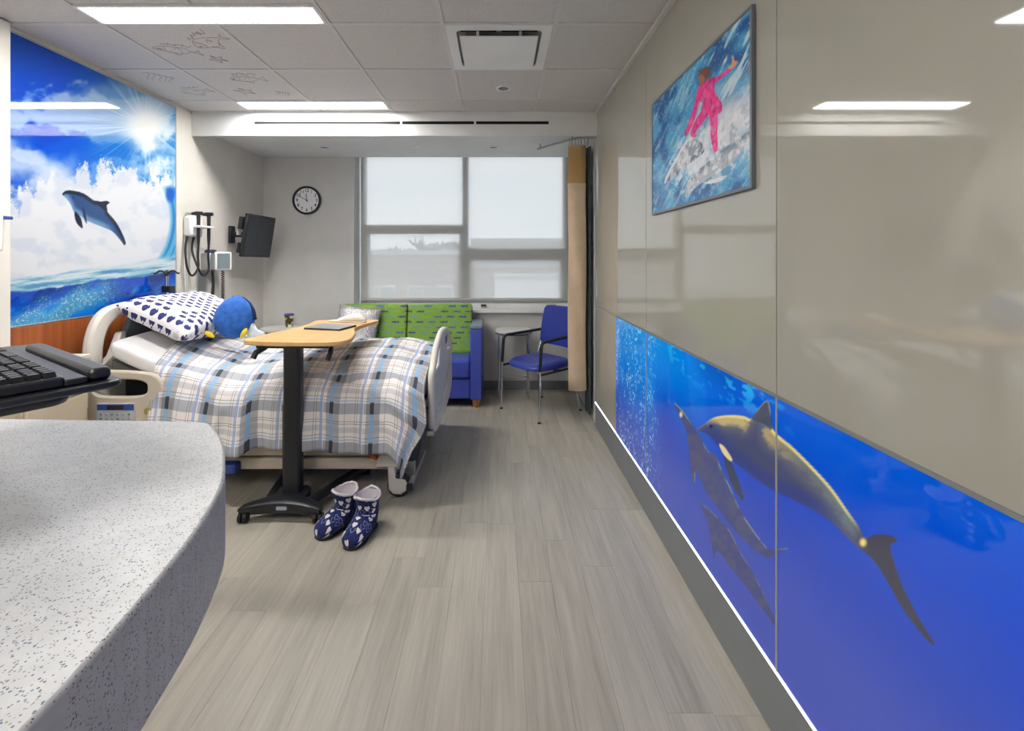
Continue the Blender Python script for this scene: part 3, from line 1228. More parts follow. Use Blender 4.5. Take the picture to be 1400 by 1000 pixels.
# --- dolphin light box
def paint_lightbox(px, py, W):
    cv = Canvas(px, py)
    Y, Z = W[:, 1], W[:, 2]
    h = (Z - ZB) / (ZM - ZB)
    s = 3.36 - Y
    n = fbm(s * 2.0, h * 2.0, 3)
    deep = np.array([2, 58, 190.])
    mid = np.array([6, 92, 214.])
    low = np.array([52, 74, 178.])
    cv.c[:] = deep
    cv.fill(mid, sstep(0.35, 1.05, h + 0.25 * n - 0.10 * s))
    cv.fill(low, sstep(0.75, 0.15, h - 0.10 * (s - 1.2)))  # floor's reflection painted in as a paler violet towards the bottom
    # bright surface at the far top
    top = sstep(0.45, 1.0, h + 0.25 * (n - 0.5)) * sstep(2.0, 0.7, s)
    cv.fill((0, 152, 236), top * 0.9)
    rays = fbm(s * 9 + h * 1.5, h * 0.6, 8, 3)
    cv.fill((40, 170, 240), sstep(0.52, 0.72, rays) * sstep(0.3, 0.95, h) * sstep(2.0, 0.1, s) * 0.55)
    # bubble curtain at the far end
    bub = sstep(1.05, 0.75, s + 0.10 * n)
    cv.fill((10, 132, 222), bub * sstep(0.05, 0.7, h) * 0.75)
    b1 = vnoise(s * 95, h * 85, 21)
    b2 = fbm(s * 26, h * 9, 5, 3)
    cv.fill((150, 226, 246), sstep(0.60, 0.82, b1) * sstep(0.35, 0.58, b2) * bub * 0.85)
    cv.fill((140, 150, 235), sstep(0.74, 0.88, vnoise(s * 120, h * 110, 31)) * sstep(1.0, 0.2, s) * 0.4)
    # far surface mirror patch
    w1 = fbm(s * 14, h * 30, 11, 3)
    cv.fill((60, 200, 245), sstep(0.56, 0.7, w1) * sstep(0.80, 1.0, h) * sstep(0.9, 1.2, s) * sstep(2.2, 1.6, s))
    cv.fill((2, 70, 160), sstep(0.86, 1.0, h) * sstep(0.30, 0.0, np.abs(s - 1.55)) * 0.5)
    z = lambda pts: [(820 + a / 1.667, 400 + b / 1.667) for a, b in pts]
    body = np.array([62, 72, 104.])
    # third and second dolphins
    for pts, hi in ((z([(228, 482), (250, 495), (285, 530), (300, 550), (320, 590), (350, 640), (380, 700), (404, 764), (380, 735), (340, 680), (300, 630), (270, 590), (262, 608), (254, 570), (245, 520)]), 0.5),
                    (z([(170, 255), (184, 264), (202, 288), (226, 325), (248, 362), (265, 372), (276, 400), (300, 450), (320, 495), (345, 535), (375, 575), (392, 586), (428, 584), (400, 596), (385, 606), (350, 585), (310, 545), (275, 500), (240, 450), (220, 405), (216, 436), (207, 405), (202, 350), (195, 310)]), 0.9)):
        d = cv.sdf(pts, 4)
        ins = sstep(0.8, -0.8, d)
        nn = fbm(px * 0.08, py * 0.08, 4)
        cv.fill((58, 66, 122), ins)
        cv.fill((84, 84, 112), ins * sstep(0.4, 0.7, nn) * 0.5)
        # sun-lit edge on the upper right
        up = cv.sdf([(a - 1.4, b + 1.4) for a, b in pts], 4)
        edge = ins * sstep(-0.5, 1.2, up) * sstep(0.42, 0.6, fbm(px * 0.09, py * 0.06, 19))
        cv.fill((150, 190, 170), edge * hi * 0.7)
    cv.fill((226, 214, 150), sstep(5, 1, np.hypot((px - 931) / 0.7, (py - 567) / 1.3)))
    pts = z([(222, 315), (240, 300), (262, 285), (300, 280), (330, 283), (346, 288), (362, 266), (381, 247), (388, 268), (394, 312), (440, 353), (490, 403), (530, 448), (565, 498), (590, 533), (605, 562), (622, 554), (645, 552), (668, 556), (677, 567), (662, 578), (672, 620), (690, 670), (720, 730), (764, 805), (735, 780), (690, 720), (650, 650), (625, 612), (600, 590), (570, 565), (530, 525), (490, 498), (440, 472), (380, 442), (330, 405), (285, 368), (262, 340), (244, 322)])
    d = cv.sdf(pts, 4)
    ins = sstep(0.9, -0.9, d)
    nn = fbm(px * 0.07 + py * 0.02, py * 0.10 - px * 0.02, 9)
    cv.fill((70, 76, 112), ins)
    cv.fill((44, 56, 104), ins * sstep(16, 60, cv.sdf([(a - 14, b + 16) for a, b in pts], 4) * -1 + 20) * 0.0)
    # broad lit back, falling off towards the belly
    up = cv.sdf([(a - 9, b + 16) for a, b in pts], 4)
    lit = ins * sstep(-2, 9, up + (nn - 0.5) * 22) * sstep(1182, 1160, px)
    cv.fill((104, 106, 116), ins * sstep(-18, 2, up) * sstep(1182, 1140, px) * 0.7)
    cv.fill((200, 178, 116), lit * sstep(1130, 1020, px) * 0.9)
    cv.fill((120, 146, 140), lit * sstep(1060, 1150, px) * 0.5)
    up2 = cv.sdf([(a - 2.5, b + 3.5) for a, b in pts], 4)
    cv.fill((232, 214, 140), ins * sstep(-1, 1.5, up2) * sstep(1186, 1150, px) * 0.9)
    belly = cv.sdf([(a + 6, b - 18) for a, b in pts], 4)
    cv.fill((44, 58, 130), ins * sstep(-8, 12, belly) * sstep(1170, 1100, px) * 0.8)
    tail = ins * sstep(1168, 1190, px)
    cv.fill((58, 60, 78), tail)
    cv.fill((240, 214, 110), sstep(7, 2, np.hypot(px - 1180, (py - 742) * 0.8)))
    fin = cv.sdf(z([(346, 290), (362, 266), (381, 247), (388, 268), (393, 314), (372, 300)]), 4)
    cv.fill((64, 74, 96), sstep(0.5, -1.5, fin) * 0.9)
    cv.poly(z([(282, 368), (300, 388), (315, 425), (329, 473), (310, 455), (292, 415)]), (46, 56, 90), 0.8, 4)
    cv.poly(z([(272, 346), (284, 352), (302, 380), (296, 384), (280, 366)]), (222, 206, 150), 0.8, 4)
    cv.fill((20, 24, 40), sstep(3, 1, np.hypot(px - 972, py - 583)))
    # coral shoal at the near right
    cv.fill((4, 60, 170), sstep(0.5, 0.62, fbm(s * 9, h * 7, 44)) * sstep(2.45, 2.6, s) * sstep(0.85, 0.6, h) * 0.0)
    return cv.c


lb = thing('light_box_mural', 'long backlit blue mural of three dolphins underwater, low on the glass wall', 'mural', (XR, 1.765, ZB))
for a, b in ((2.67, 3.36), (1.42, 2.67), (0.17, 1.42)):
    part('backing', MB().box(XR - 0.003, XR + 0.005, a + 0.004, b - 0.004, ZB + 0.004, ZM - 0.004), m_white, lb)
    nu = int((b - a) / 0.0042)
    print_sheet('mural_panel', (XR - 0.006, b - 0.004, ZB + 0.003), (0, -(b - a) + 0.008, 0), (0, 0, ZM - ZB - 0.008), nu, 205,
                paint_lightbox, m_lightbox, lb, (XR, 1.765, ZB))
for y in (2.67, 1.42):
    part('joint_strip', MB().box(XR - 0.0075, XR - 0.004, y - 0.004, y + 0.004, ZB, ZM), m_seam, lb)
part('top_rail', MB().box(XR - 0.010, XR - 0.004, 0.17, 3.36, ZM - 0.006, ZM + 0.004), m_base_grey, lb)
part('led_strip', MB().box(XR - 0.009, XR + 0.004, 0.17, YE, ZB - 0.004, ZB + 0.003), m_led, lb, label='thin glowing white light strip under the mural')


# --- framed photograph
def paint_surf(px, py, W):
    cv = Canvas(px, py)
    u = (W[:, 1] - 1.533) / (2.53 - 1.533)
    v = (W[:, 2] - 1.72) / 0.615
    q = lambda pts: [(880 + a / 3.335, b / 3.335) for a, b in pts]
    n = fbm(u * 9 + v * 4, v * 12 - u * 3, 2, 5)
    cv.c[:] = (34, 118, 180)
    cv.fill((70, 158, 206), sstep(0.42, 0.62, n))
    cv.fill((16, 86, 152), sstep(0.48, 0.3, n))
    st = fbm(u * 5 - v * 6, (u + v) * 24, 6, 5)
    cv.fill((214, 232, 240), sstep(0.56, 0.74, st) * sstep(0.55, 0.2, u) * sstep(0.35, 0.7, v))
    cv.fill((170, 212, 230), sstep(0.52, 0.70, st) * 0.6)
    sp = vnoise(u * 130, v * 90, 9)
    cv.fill((220, 236, 242), sstep(0.82, 0.93, sp) * 0.6)
    # spray behind the riders
    fo = fbm(u * 14, v * 12, 14, 5)
    mask = sstep(0.42, 0.05, np.hypot((u - 0.14) * 0.9, (v - 0.42) * 1.25) + (fo - 0.5) * 0.35)
    cv.fill((224, 222, 228), mask * 0.95)
    mask = sstep(0.26, 0.05, np.hypot((u - 0.42) * 0.9, (v - 0.33) * 1.3) + (fo - 0.5) * 0.3)
    cv.fill((226, 232, 238), mask * 0.9)
    # two dolphins
    nn = fbm(u * 22, v * 26, 17, 4)
    dl = q([(95, 838), (108, 795), (150, 715), (188, 650), (222, 628), (262, 650), (275, 690), (240, 722), (180, 770), (130, 815)])
    d = cv.poly(dl, (150, 160, 172), 0.6, 4)
    cv.fill((84, 98, 116), sstep(0.6, -0.6, d) * sstep(-3.5, 1.5, cv.sdf([(a - 2.5, b - 2.5) for a, b in dl], 4) + (nn - 0.5) * 5) * 0.9)
    cv.fill((232, 236, 240), sstep(0.6, -0.6, d) * sstep(-1, 2, cv.sdf([(a + 2.5, b + 2.0) for a, b in dl], 4)))
    dr = q([(190, 900), (195, 858), (225, 800), (290, 742), (360, 682), (440, 625), (488, 600), (486, 640), (430, 712), (380, 760), (300, 812), (230, 860), (205, 895)])
    d = cv.poly(dr, (178, 184, 192), 0.6, 4)
    cv.fill((112, 126, 142), sstep(0.6, -0.6, d) * sstep(-5, 1.5, cv.sdf([(a + 2.5, b + 3.5) for a, b in dr], 4) + (nn - 0.5) * 7) * 0.85)
    cv.fill((226, 230, 234), sstep(0.6, -0.6, d) * sstep(0.62, 0.72, nn))
    cv.poly(q([(280, 835), (330, 812), (382, 800), (352, 826), (310, 838)]), (208, 214, 220), 0.5, 3)
    cv.fill((232, 234, 238), sstep(0.55, 0.7, fo) * sstep(0.28, 0.1, np.abs(v - 0.36)) * sstep(0.75, 0.55, u) * 0.7)
    sp2 = fbm(u * 26 + v * 5, v * 26, 47, 5)
    cv.fill((238, 240, 244), sstep(0.50, 0.64, sp2) * sstep(0.55, 0.2, np.hypot((u - 0.35) * 0.8, (v - 0.30) * 1.6)) * 0.75)
    cv.fill((120, 140, 160), sstep(0.60, 0.72, fbm(u * 30, v * 22, 53, 4)) * sstep(0.4, 0.1, np.hypot((u - 0.12), (v - 0.32) * 1.4)) * 0.5)
    # rider in pink
    pink, dpink = np.array([240, 48, 144.]), np.array([164, 26, 100.])
    leg_r = q([(300, 515), (330, 505), (338, 560), (335, 605), (338, 680), (320, 690), (305, 620), (304, 560)])
    leg_l = q([(268, 500), (300, 515), (268, 560), (242, 598), (238, 625), (215, 620), (222, 580)])
    torso = q([(258, 388), (285, 368), (318, 372), (326, 425), (352, 462), (358, 500), (338, 520), (300, 520), (262, 508), (270, 470), (252, 455)])
    arm_l = q([(255, 385), (238, 440), (222, 510), (186, 610), (199, 613), (227, 560), (247, 490), (266, 430)])
    arm_r = q([(298, 358), (345, 345), (385, 310), (398, 322), (360, 352), (316, 384)])
    for pg in (leg_r, leg_l, torso, arm_l, arm_r):
        d = cv.poly(pg, pink, 0.5, 4)
        i_ = sstep(0.4, -0.8, d)
        cv.fill(dpink, i_ * sstep(0.52, 0.66, fbm(u * 40, v * 30, 23)) * 0.8)
        cv.fill((250, 110, 176), i_ * sstep(0.45, 0.36, fbm(u * 34, v * 22, 29)) * 0.6)
    cv.poly(q([(384, 308), (402, 290), (402, 255), (411, 258), (414, 276), (430, 280), (424, 294), (400, 316)]), (226, 160, 130), 0.4, 3)
    cv.poly(q([(250, 340), (262, 318), (286, 304), (304, 318), (306, 342), (292, 352), (280, 378), (262, 386), (250, 368)]), (108, 72, 56), 0.5, 4)
    cv.poly(q([(250, 346), (268, 342), (280, 360), (272, 382), (258, 386), (250, 366)]), (170, 104, 88), 0.5, 4)
    cv.fill((232, 232, 238), sstep(0.50, 0.66, fbm(u * 30, v * 30, 37)) * sstep(0.14, 0.05, np.abs(v - 0.40)) * sstep(0.3, 0.1, np.abs(u - 0.48)) * 0.8)
    return cv.c


pc = thing('framed_photograph', 'framed photograph of a person in pink riding two dolphins, hung on the glass wall', 'picture', (XR - 0.018, 2.03, 2.03))
PY0, PY1, PZ0, PZ1 = 1.533, 2.53, 1.72, 2.335
part('frame', MB().ring(rrect(PY0, PY1, PZ0, PZ1, 0.002, 1), rrect(PY0 + 0.012, PY1 - 0.012, PZ0 + 0.012, PZ1 - 0.012, 0.001, 1), XR - 0.021, XR - 0.006, 'yz'), paint('dark_grey_frame', (104, 110, 116), 0.35), pc, 0.001)
part('backing', MB().box(XR - 0.018, XR - 0.007, PY0 + 0.006, PY1 - 0.006, PZ0 + 0.006, PZ1 - 0.006), m_dark, pc)
print_sheet('photo_print', (XR - 0.0185, PY1 - 0.01, PZ0 + 0.01), (0, -(PY1 - PY0) + 0.02, 0), (0, 0, PZ1 - PZ0 - 0.02), 300, 200,
            paint_surf, m_photo, pc, (XR - 0.018, 2.03, 2.03))


# ================================================================== LEFT WALL MURAL
def paint_mural(px, py, W):
    cv = Canvas(px, py)
    n = fbm(px * 0.028, py * 0.030, 1, 5)
    cv.c[:] = (8, 74, 202)
    cv.fill((2, 60, 160), sstep(120, 50, py) * sstep(130, 20, px))
    cv.fill((64, 150, 214), sstep(70, 230, px) * 0.85)
    # clouds
    c1 = sstep(0.46, 0.62, fbm(px * 0.020 + py * 0.006, py * 0.034 - px * 0.006, 12, 5) + 0.16 * sstep(40, 0, np.abs(py - 165)) - 0.5 * sstep(130, 80, py))
    cv.fill((206, 218, 238), c1 * 0.7)
    haze = sstep(34, 4, np.abs(py - (150 - (px - 100) * 0.35)) + (n - 0.5) * 40) * sstep(60, 130, px)
    cv.fill((150, 184, 214), haze * 0.6)
    hole = cv.sdf([(55, 205), (78, 192), (110, 185), (128, 200), (138, 215), (126, 222), (118, 236), (100, 232), (92, 238), (82, 226), (66, 216)], 4)
    cv.fill((10, 86, 212), sstep(8, -3, hole + (n - 0.5) * 26) * 0.95)
    low = sstep(26, -8, np.abs(py - (225 + (px - 15) * 0.22)) + (n - 0.5) * 44 - 14) * sstep(125, 85, px)
    cv.fill((200, 216, 238), low * 0.85)
    # blue gap right of the clouds with sun rays
    sx, sy = 200.0, 172.0
    r = np.hypot(px - sx, (py - sy))
    ang = np.arctan2(py - sy, px - sx)
    cv.fill((26, 120, 218), sstep(60, 10, np.abs(px - 155)) * sstep(60, 20, np.abs(py - 225)) * 0.7)
    cl2 = sstep(0.42, 0.60, fbm(px * 0.03, py * 0.03, 77, 4)) * sstep(170, 200, px) * sstep(270, 240, py) * sstep(150, 190, py)
    cv.fill((226, 240, 246), cl2 * 0.9)
    ray = vnoise(ang * 22 + 40, ang * 0 + 0.5, 5) * 0.6 + vnoise(ang * 47 + 9, ang * 0 + 2.5, 6) * 0.4
    cv.fill((206, 234, 246), sstep(0.45, 0.85, ray) * sstep(110, 20, r) * 0.75)
    cv.fill((246, 248, 248), sstep(46, 8, r) * 0.95)
    # spray and breaking wave
    edge = 268 - 28 * sstep(20, 60, px) - 6 * sstep(120, 160, px) + 14 * sstep(150, 110, np.abs(px - 0) * 0 + px) * 0
    jag = (fbm(px * 0.11, py * 0.05, 33, 5) - 0.5) * 70 + (vnoise(px * 0.7, py * 0.5, 3) - 0.5) * 16
    foam = sstep(-5, 10, py - edge + jag)
    cv.fill((226, 228, 234), foam * sstep(246, 236, px + (vnoise(py * 0.1, px * 0, 4) - .5) * 8))
    sh = fbm(px * 0.035, py * 0.045, 55, 5)
    cv.fill((196, 208, 226), foam * sstep(0.50, 0.68, sh) * 0.6)
    # curling face at the right edge
    curl = np.hypot((px - 178) * 1.0, (py - 300) * 0.74)
    cu = sstep(52, 58, curl) * sstep(252, 262, py) * sstep(392, 380, py) * sstep(196, 206, px)
    streak = fbm(curl * 0.25, ang * 3, 61, 3)
    cv.fill((60, 168, 214), cu * 0.85)
    cv.fill((18, 96, 190), cu * sstep(0.5, 0.65, streak) * 0.6)
    cv.fill((6, 84, 190), sstep(9, 3, np.hypot(px - 233, (py - 266) * 0.6)))
    # trough below the foam
    edge2 = 386 - (px - 16) * 0.155 + (n - 0.5) * 8
    edge3 = 400 - (px - 16) * 0.13 + (fbm(px * 0.06, py * 0, 9) - 0.5) * 8
    tr = sstep(-4, 3, py - edge2)
    st = fbm(px * 0.02, (py + px * 0.14) * 0.28, 70, 4)
    cv.fill((160, 204, 222), tr)
    cv.fill((90, 150, 196), tr * sstep(0.5, 0.66, st))
    cv.fill((228, 232, 236), tr * sstep(0.48, 0.38, st) * 0.8)
    wt = sstep(-1.5, 1.5, py - edge3)
    cv.fill((12, 72, 190), wt)
    wn_ = fbm(px * 0.05 + py * 0.02, (py + px * 0.35) * 0.06, 81, 5)
    cv.fill((4, 44, 130), wt * sstep(0.46, 0.36, wn_) * 0.8)
    cv.fill((20, 128, 224), wt * sstep(0.50, 0.66, wn_) * sstep(4, 22, py - edge3))
    foam2 = sstep(26, 4, np.abs(py - (448 - (px - 16) * 0.36)) + (wn_ - 0.5) * 50)
    cv.fill((90, 196, 226), wt * foam2 * sstep(180, 120, px) * 0.7)
    cv.fill((214, 240, 244), wt * foam2 * sstep(0.66, 0.84, vnoise(px * 1.1, py * 1.1, 88)) * sstep(190, 120, px) * 0.8)
    # leaping dolphin
    z = lambda pts: [(a / 4.165, 220 + b / 4.165) for a, b in pts]
    bodyp = z([(355, 192), (362, 180), (378, 170), (420, 170), (480, 188), (538, 228), (580, 232), (605, 229), (624, 238), (608, 254), (610, 288), (660, 348), (698, 418), (716, 468), (706, 480), (690, 458), (640, 402), (580, 375), (500, 342), (458, 312), (422, 290), (404, 250), (380, 215)])
    d = cv.sdf(bodyp, 4)
    i_ = sstep(0.5, -0.5, d)
    cv.fill((44, 76, 128), i_)
    bel = cv.sdf([(a + 2.0, b - 6.0) for a, b in bodyp], 4)
    cv.fill((104, 146, 190), i_ * sstep(-3, 4, bel) * sstep(162, 140, px))
    bk = cv.sdf([(a - 1.5, b + 4.5) for a, b in bodyp], 4)
    cv.fill((26, 34, 56), i_ * sstep(-2.5, 2.0, bk))
    cv.fill((22, 30, 50), sstep(0.5, -0.5, cv.sdf(z([(538, 228), (580, 232), (605, 229), (624, 238), (608, 254), (610, 290), (570, 262)]), 4)))
    cv.poly(z([(425, 288), (446, 305), (462, 330), (470, 384), (440, 360), (426, 325)]), (26, 38, 66), 0.5, 4)
    cv.poly(z([(468, 262), (488, 305), (494, 358), (476, 322)]), (30, 46, 80), 0.5, 4)
    cv.fill((14, 16, 26), sstep(1.4, 0.4, np.hypot(px - 100, py - 270)))
    return cv.c * 0.91


MZ0, MZ1, MY0, MY1 = 1.112, 2.715, 2.485, 3.772
mu = thing('wall_mural', 'glossy mural of a dolphin leaping over a wave under a sunny sky', 'mural', (XL + 0.012, 3.13, 1.11))
part('backing', MB().box(XL, XL + 0.009, MY0, MY1, MZ0, MZ1), m_white, mu)
print_sheet('mural_print', (XL + 0.0095, MY0 + 0.002, MZ0 + 0.002), (0, MY1 - MY0 - 0.004, 0), (0, 0, MZ1 - MZ0 - 0.004), 260, 340,
            paint_mural, m_mural, mu, (XL + 0.012, 3.13, 1.11))
ed = MB()
for (a, b, c, d) in ((MY0 - 0.006, MY0, MZ0, MZ1), (MY1, MY1 + 0.006, MZ0, MZ1), (MY0 - .006, MY1 + .006, MZ0 - 0.006, MZ0), (MY0 - .006, MY1 + .006, MZ1, MZ1 + 0.006)):
    ed.box(XL, XL + 0.012, a, b, c, d)
part('edge_trim', ed, m_grey_metal, mu)
# cherry panel below it
wp = thing('wood_wall_panel', 'reddish brown wood panel below the dolphin wave mural', 'panel', (XL + 0.005, 3.13, 0.45))
part('board', MB().box(XL, XL + 0.014, MY0, 3.125, 0.45, MZ0 - 0.008), m_orangewood, wp, 0.001)
part('board', MB().box(XL, XL + 0.014, 3.129, MY1, 0.45, MZ0 - 0.008), m_orangewood, wp, 0.001)

# hand rub dispenser on the pilaster
t = thing('hand_rub_dispenser', 'small white dispenser with a blue push tab beside the mural', 'dispenser', (XL + 0.045, 2.38, 1.6))
part('body', MB().box(XL + 0.045, XL + 0.10, 2.28, 2.38, 1.52, 1.72), m_white, t, 0.01)
part('push_tab', MB().box(XL + 0.05, XL + 0.095, 2.38, 2.43, 1.688, 1.705), m_bluepl, t, 0.004)

# cream bedside cabinet between pilaster and bed head
t = thing('bedside_cabinet', 'cream laminate cabinet standing by the bed head under the wood panel', 'cabinet', (-2.5, 2.5, 0))
cx0, cx1, cy0, cy1, ct = XL + 0.05, -2.40, 2.34, 2.70, 0.90
part('body', MB().box(cx0, cx1 - 0.02, cy0, cy1, 0.06, ct), m_cab, t, 0.004)
part('plinth', MB().box(cx0 + 0.02, cx1 - 0.05, cy0 + 0.03, cy1 - 0.02, 0, 0.06), m_base_grey, t)
part('top', MB().box(cx0, cx1 + 0.008, cy0 - 0.008, cy1 + 0.005, ct, ct + 0.025), m_beige2, t, 0.004)
for (za, zb) in ((0.08, 0.46), (0.465, 0.70), (0.705, 0.89)):
    dr = part('drawer', MB().box(cx1 - 0.02, cx1, cy0 + 0.006, cy1 - 0.006, za, zb), m_cab, t, 0.003)
    part('handle', MB().tube(arc_path([(cx1, 2.45, (za + zb) / 2), (cx1 + 0.03, 2.45, (za + zb) / 2), (cx1 + 0.03, 2.57, (za + zb) / 2), (cx1, 2.57, (za + zb) / 2)], 0.012), 0.005, 8), m_grey_metal, dr, smooth=True)
part('side_panel', MB().box(cx0 + 0.03, cx1 - 0.05, cy0 - 0.004, cy0, 0.12, ct - 0.05), m_cab, t, 0.002)

# ================================================================== WINDOW
win = bpy.data.objects.new('window_1', None)
COL.objects.link(win)
win.location = (-0.39, YB + 0.06, WZ0)
win['kind'] = 'structure'
win['label'] = 'wide aluminium window of four panes behind the sheer shade'
FY0, FY1 = YB + 0.16, YB + 0.23
m_winframe = paint('window_frame_grey', (196, 198, 196), 0.45)
XM0, XM1 = -0.415, -0.345
fb = MB()
for (a, b, c, d) in ((WX0 + 0.027, WX0 + 0.085, WZ0, ZWH), (WX1 - 0.07, WX1, WZ0, ZWH), (WX0 + .09, WX1 - .07, WZ0, WZ0 + 0.06), (WX0 + .09, WX1 - .07, ZWH - 0.02, ZWH)):
    fb.box(a, b, FY0, FY1, c, d)
part('window_frame', fb, m_winframe, win, 0.002)
part('mullion', MB().box(XM0, XM1, FY0, FY1, WZ0 + 0.06, ZWH - 0.02), m_winframe, win, 0.002)
part('transom', MB().box(WX0 + 0.09, XM0, FY0, FY1, 1.80, 1.87), m_winframe, win, 0.002)
part('transom', MB().box(XM1, WX1 - 0.07, FY0, FY1, 1.50, 1.60), m_winframe, win, 0.002)
# sash stiles of the lower opening lights
for (a, b, zt) in ((WX0 + 0.09, XM0, 1.80), (XM1, WX1 - 0.07, 1.50)):
    s_ = MB()
    for (x0, x1, z0, z1) in ((a, a + 0.035, WZ0 + .06, zt), (b - 0.035, b, WZ0 + .06, zt), (a + .035, b - .035, WZ0 + .06, WZ0 + .10), (a + .035, b - .035, zt - .035, zt)):
        s_.box(x0, x1, FY0 + 0.01, FY1 - 0.01, z0, z1)
    part('sash', s_, m_winframe, win, 0.002)
for (a, b, c, d) in ((WX0, WX0 + 0.027, WZ0, ZWH), (WX0 + .09, XM0, 1.87, ZWH - .02), (WX0 + .125, XM0 - .035, WZ0 + .10, 1.765), (XM1, WX1 - .07, 1.60, ZWH - .02), (XM1 + .035, WX1 - .105, WZ0 + .10, 1.465)):  # first pane: slot added to show sky as a light leak past the shade
    part('pane', MB().box(a, b, YB + 0.19, YB + 0.196, c, d), m_pane, win)
sill = part('window_sill', MB().box(WX0, WX1, YB - 0.07, YB + 0.16, WZ0 - 0.03, WZ0 + 0.005), m_white, win, 0.004)
part('sill_upstand', MB().box(WX0, WX1, YB + 0.09, YB + 0.105, WZ0 + 0.005, WZ0 + 0.06), m_white, win, 0.003)
for px in (661, 756):
    p = at(px, 413, YB + 0.08)
    hd = MB().box(p.x - 0.03, p.x + 0.03, YB + 0.072, YB + 0.09, WZ0 + 0.035, WZ0 + 0.048)
    hd.tube([(p.x - 0.025, YB + 0.068, WZ0 + 0.02), (p.x, YB + 0.064, WZ0 + 0.042), (p.x + 0.025, YB + 0.068, WZ0 + 0.025)], 0.006, 8)
    part('window_crank', hd, m_dark, win)

# roller shade in front of the glass
sh = thing('roller_shade', 'sheer pale roller shade drawn over the wide window', 'shade', (-0.4, YB - 0.0, 1.0))
SX0, SX1, SZ0 = -1.580, 0.80, 1.02
part('fabric', MB().grid(lambda u, v: (SX0 + (SX1 - SX0) * u, YB + 0.122 + 0.0012 * math.sin(u * 17), SZ0 + (ZWH - 0.03 - SZ0) * v), 30, 4), m_shade, sh)
part('hem_bar', MB().box(SX0, SX1, YB + 0.115, YB + 0.129, SZ0 - 0.028, SZ0), paint('shade_hem_grey', (188, 188, 184), 0.6), sh, 0.003)
part('roller_tube', MB().cyl((SX0, YB + 0.126, ZWH - 0.024), (SX1, YB + 0.126, ZWH - 0.024), 0.02, 16), m_white, sh, smooth='auto')

# ================================================================== OUTSIDE
GZ = -7.0
gd = MB().box(-60, 60, 7, 130, GZ - 0.3, GZ)
struct('ground', gd, m_ground)


def building(name, label, x0, x1, y0, depth, ztop, m_body, cols, rows, wz0, wh, ww, parapet=0.5):
    t = thing(name, label, 'building', ((x0 + x1) / 2, y0 + depth / 2, GZ), group=None)
    part('wall', MB().box(x0, x1, y0, y0 + depth, GZ, ztop), m_body, t)
    part('parapet', MB().box(x0 - 0.15, x1 + 0.15, y0 - 0.15, y0 + depth + 0.15, ztop, ztop + parapet), m_roof, t)
    for r in range(rows):
        for c in range(cols):
            cx = x0 + (c + 0.5) * (x1 - x0) / cols
            z = wz0 - r * 3.4
            w = part('window', MB().box(cx - ww / 2 - 0.1, cx + ww / 2 + 0.1, y0 - 0.06, y0, z - 0.1, z + wh + 0.1), m_bldgw, t)
            part('pane', MB().box(cx - ww / 2, cx + ww / 2, y0 - 0.08, y0 - 0.06, z, z + wh), m_dkglass, w)
    return t


# low brick block behind the left-hand panes
def bx(px, Y): return (px - VX) * Y / F
def bz(py, Y): return CZ - (py - VY) * Y / F


building('brick_building', 'long low brick building seen through the narrower panes of the window', bx(470, 34), bx(628, 34), 34, 9, bz(349, 34), m_brick, 4, 2, -2.2, 1.5, 1.0, 0.35)
building('brick_building', 'flat topped brick building farthest off in the window view', bx(645, 62), bx(800, 62), 62, 16, bz(330, 62), m_bldg2, 6, 2, 0.0, 1.6, 1.4, 0.4)
t = building('tan_building', 'tan brick building with a stepped roof behind the white shed', bx(644, 46), bx(815, 46), 46, 8, bz(366, 46), m_brick, 5, 1, -2.6, 1.4, 1.2, 0.6)
part('roof_unit', MB().box(bx(700, 50), bx(720, 50), 48, 51, bz(366, 46) + 0.6, bz(356, 50)), m_roof, t)
t = thing('white_shed', 'plain white flat roofed shed in front of the tan building', 'building', (bx(730, 26), 28, GZ))
part('wall', MB().box(bx(676, 26), bx(800, 26), 26, 31, GZ, bz(381, 26)), m_bldgw, t)
part('parapet', MB().box(bx(676, 26) - .1, bx(800, 26) + .1, 25.9, 31.1, bz(381, 26), bz(381, 26) + 0.12), m_roof, t)
for px in (690, 735, 765):
    part('roof_vent', MB().cyl((bx(px, 27), 27.5, bz(381, 26)), (bx(px, 27), 27.5, bz(381, 26) + 0.4), 0.12, 10), m_roof, t)


def bare_tree(label, x, y, ztop, seed):
    rr = random.Random(seed)
    t = thing('bare_tree', label, 'tree', (x, y, GZ), group='bare winter trees outside')
    H = ztop - GZ
    tr = MB().tube([(x, y, GZ), (x + 0.1, y, GZ + H * 0.25), (x, y, GZ + H * 0.45)], [0.32, 0.26, 0.2], 8)
    part('trunk', tr, m_bark, t, smooth=True)
    br = MB()

    def grow(p, d, l, r, lev):
        q = p + d * l
        mid = p + d * l * 0.5 + Vector((rr.uniform(-.1, .1), rr.uniform(-.1, .1), 0)) * l * 0.5
        br.tube([p, mid, q], [max(r, .06), max(r * 0.8, .055), max(r * 0.6, .05)], 5 if lev < 2 else 3, cap=False)
        if lev >= 5:
            return
        for k in range(3 if lev < 4 else 2):
            nd = (d + Vector((rr.uniform(-.75, .75), rr.uniform(-.75, .75), rr.uniform(-.1, .5)))).normalized()
            grow(p + d * l * rr.uniform(0.6, 1.0), nd, l * rr.uniform(0.62, 0.8), r * 0.58, lev + 1)
    for k in range(8):
        a = k * 1.26 + rr.uniform(0, .5)
        grow(Vector((x, y, GZ + H * (0.32 + 0.02 * k))), Vector((math.cos(a) * 0.6, math.sin(a) * 0.6, 0.9)).normalized(), H * 0.20, 0.13, 1)
    part('branches', br, m_bark, t)


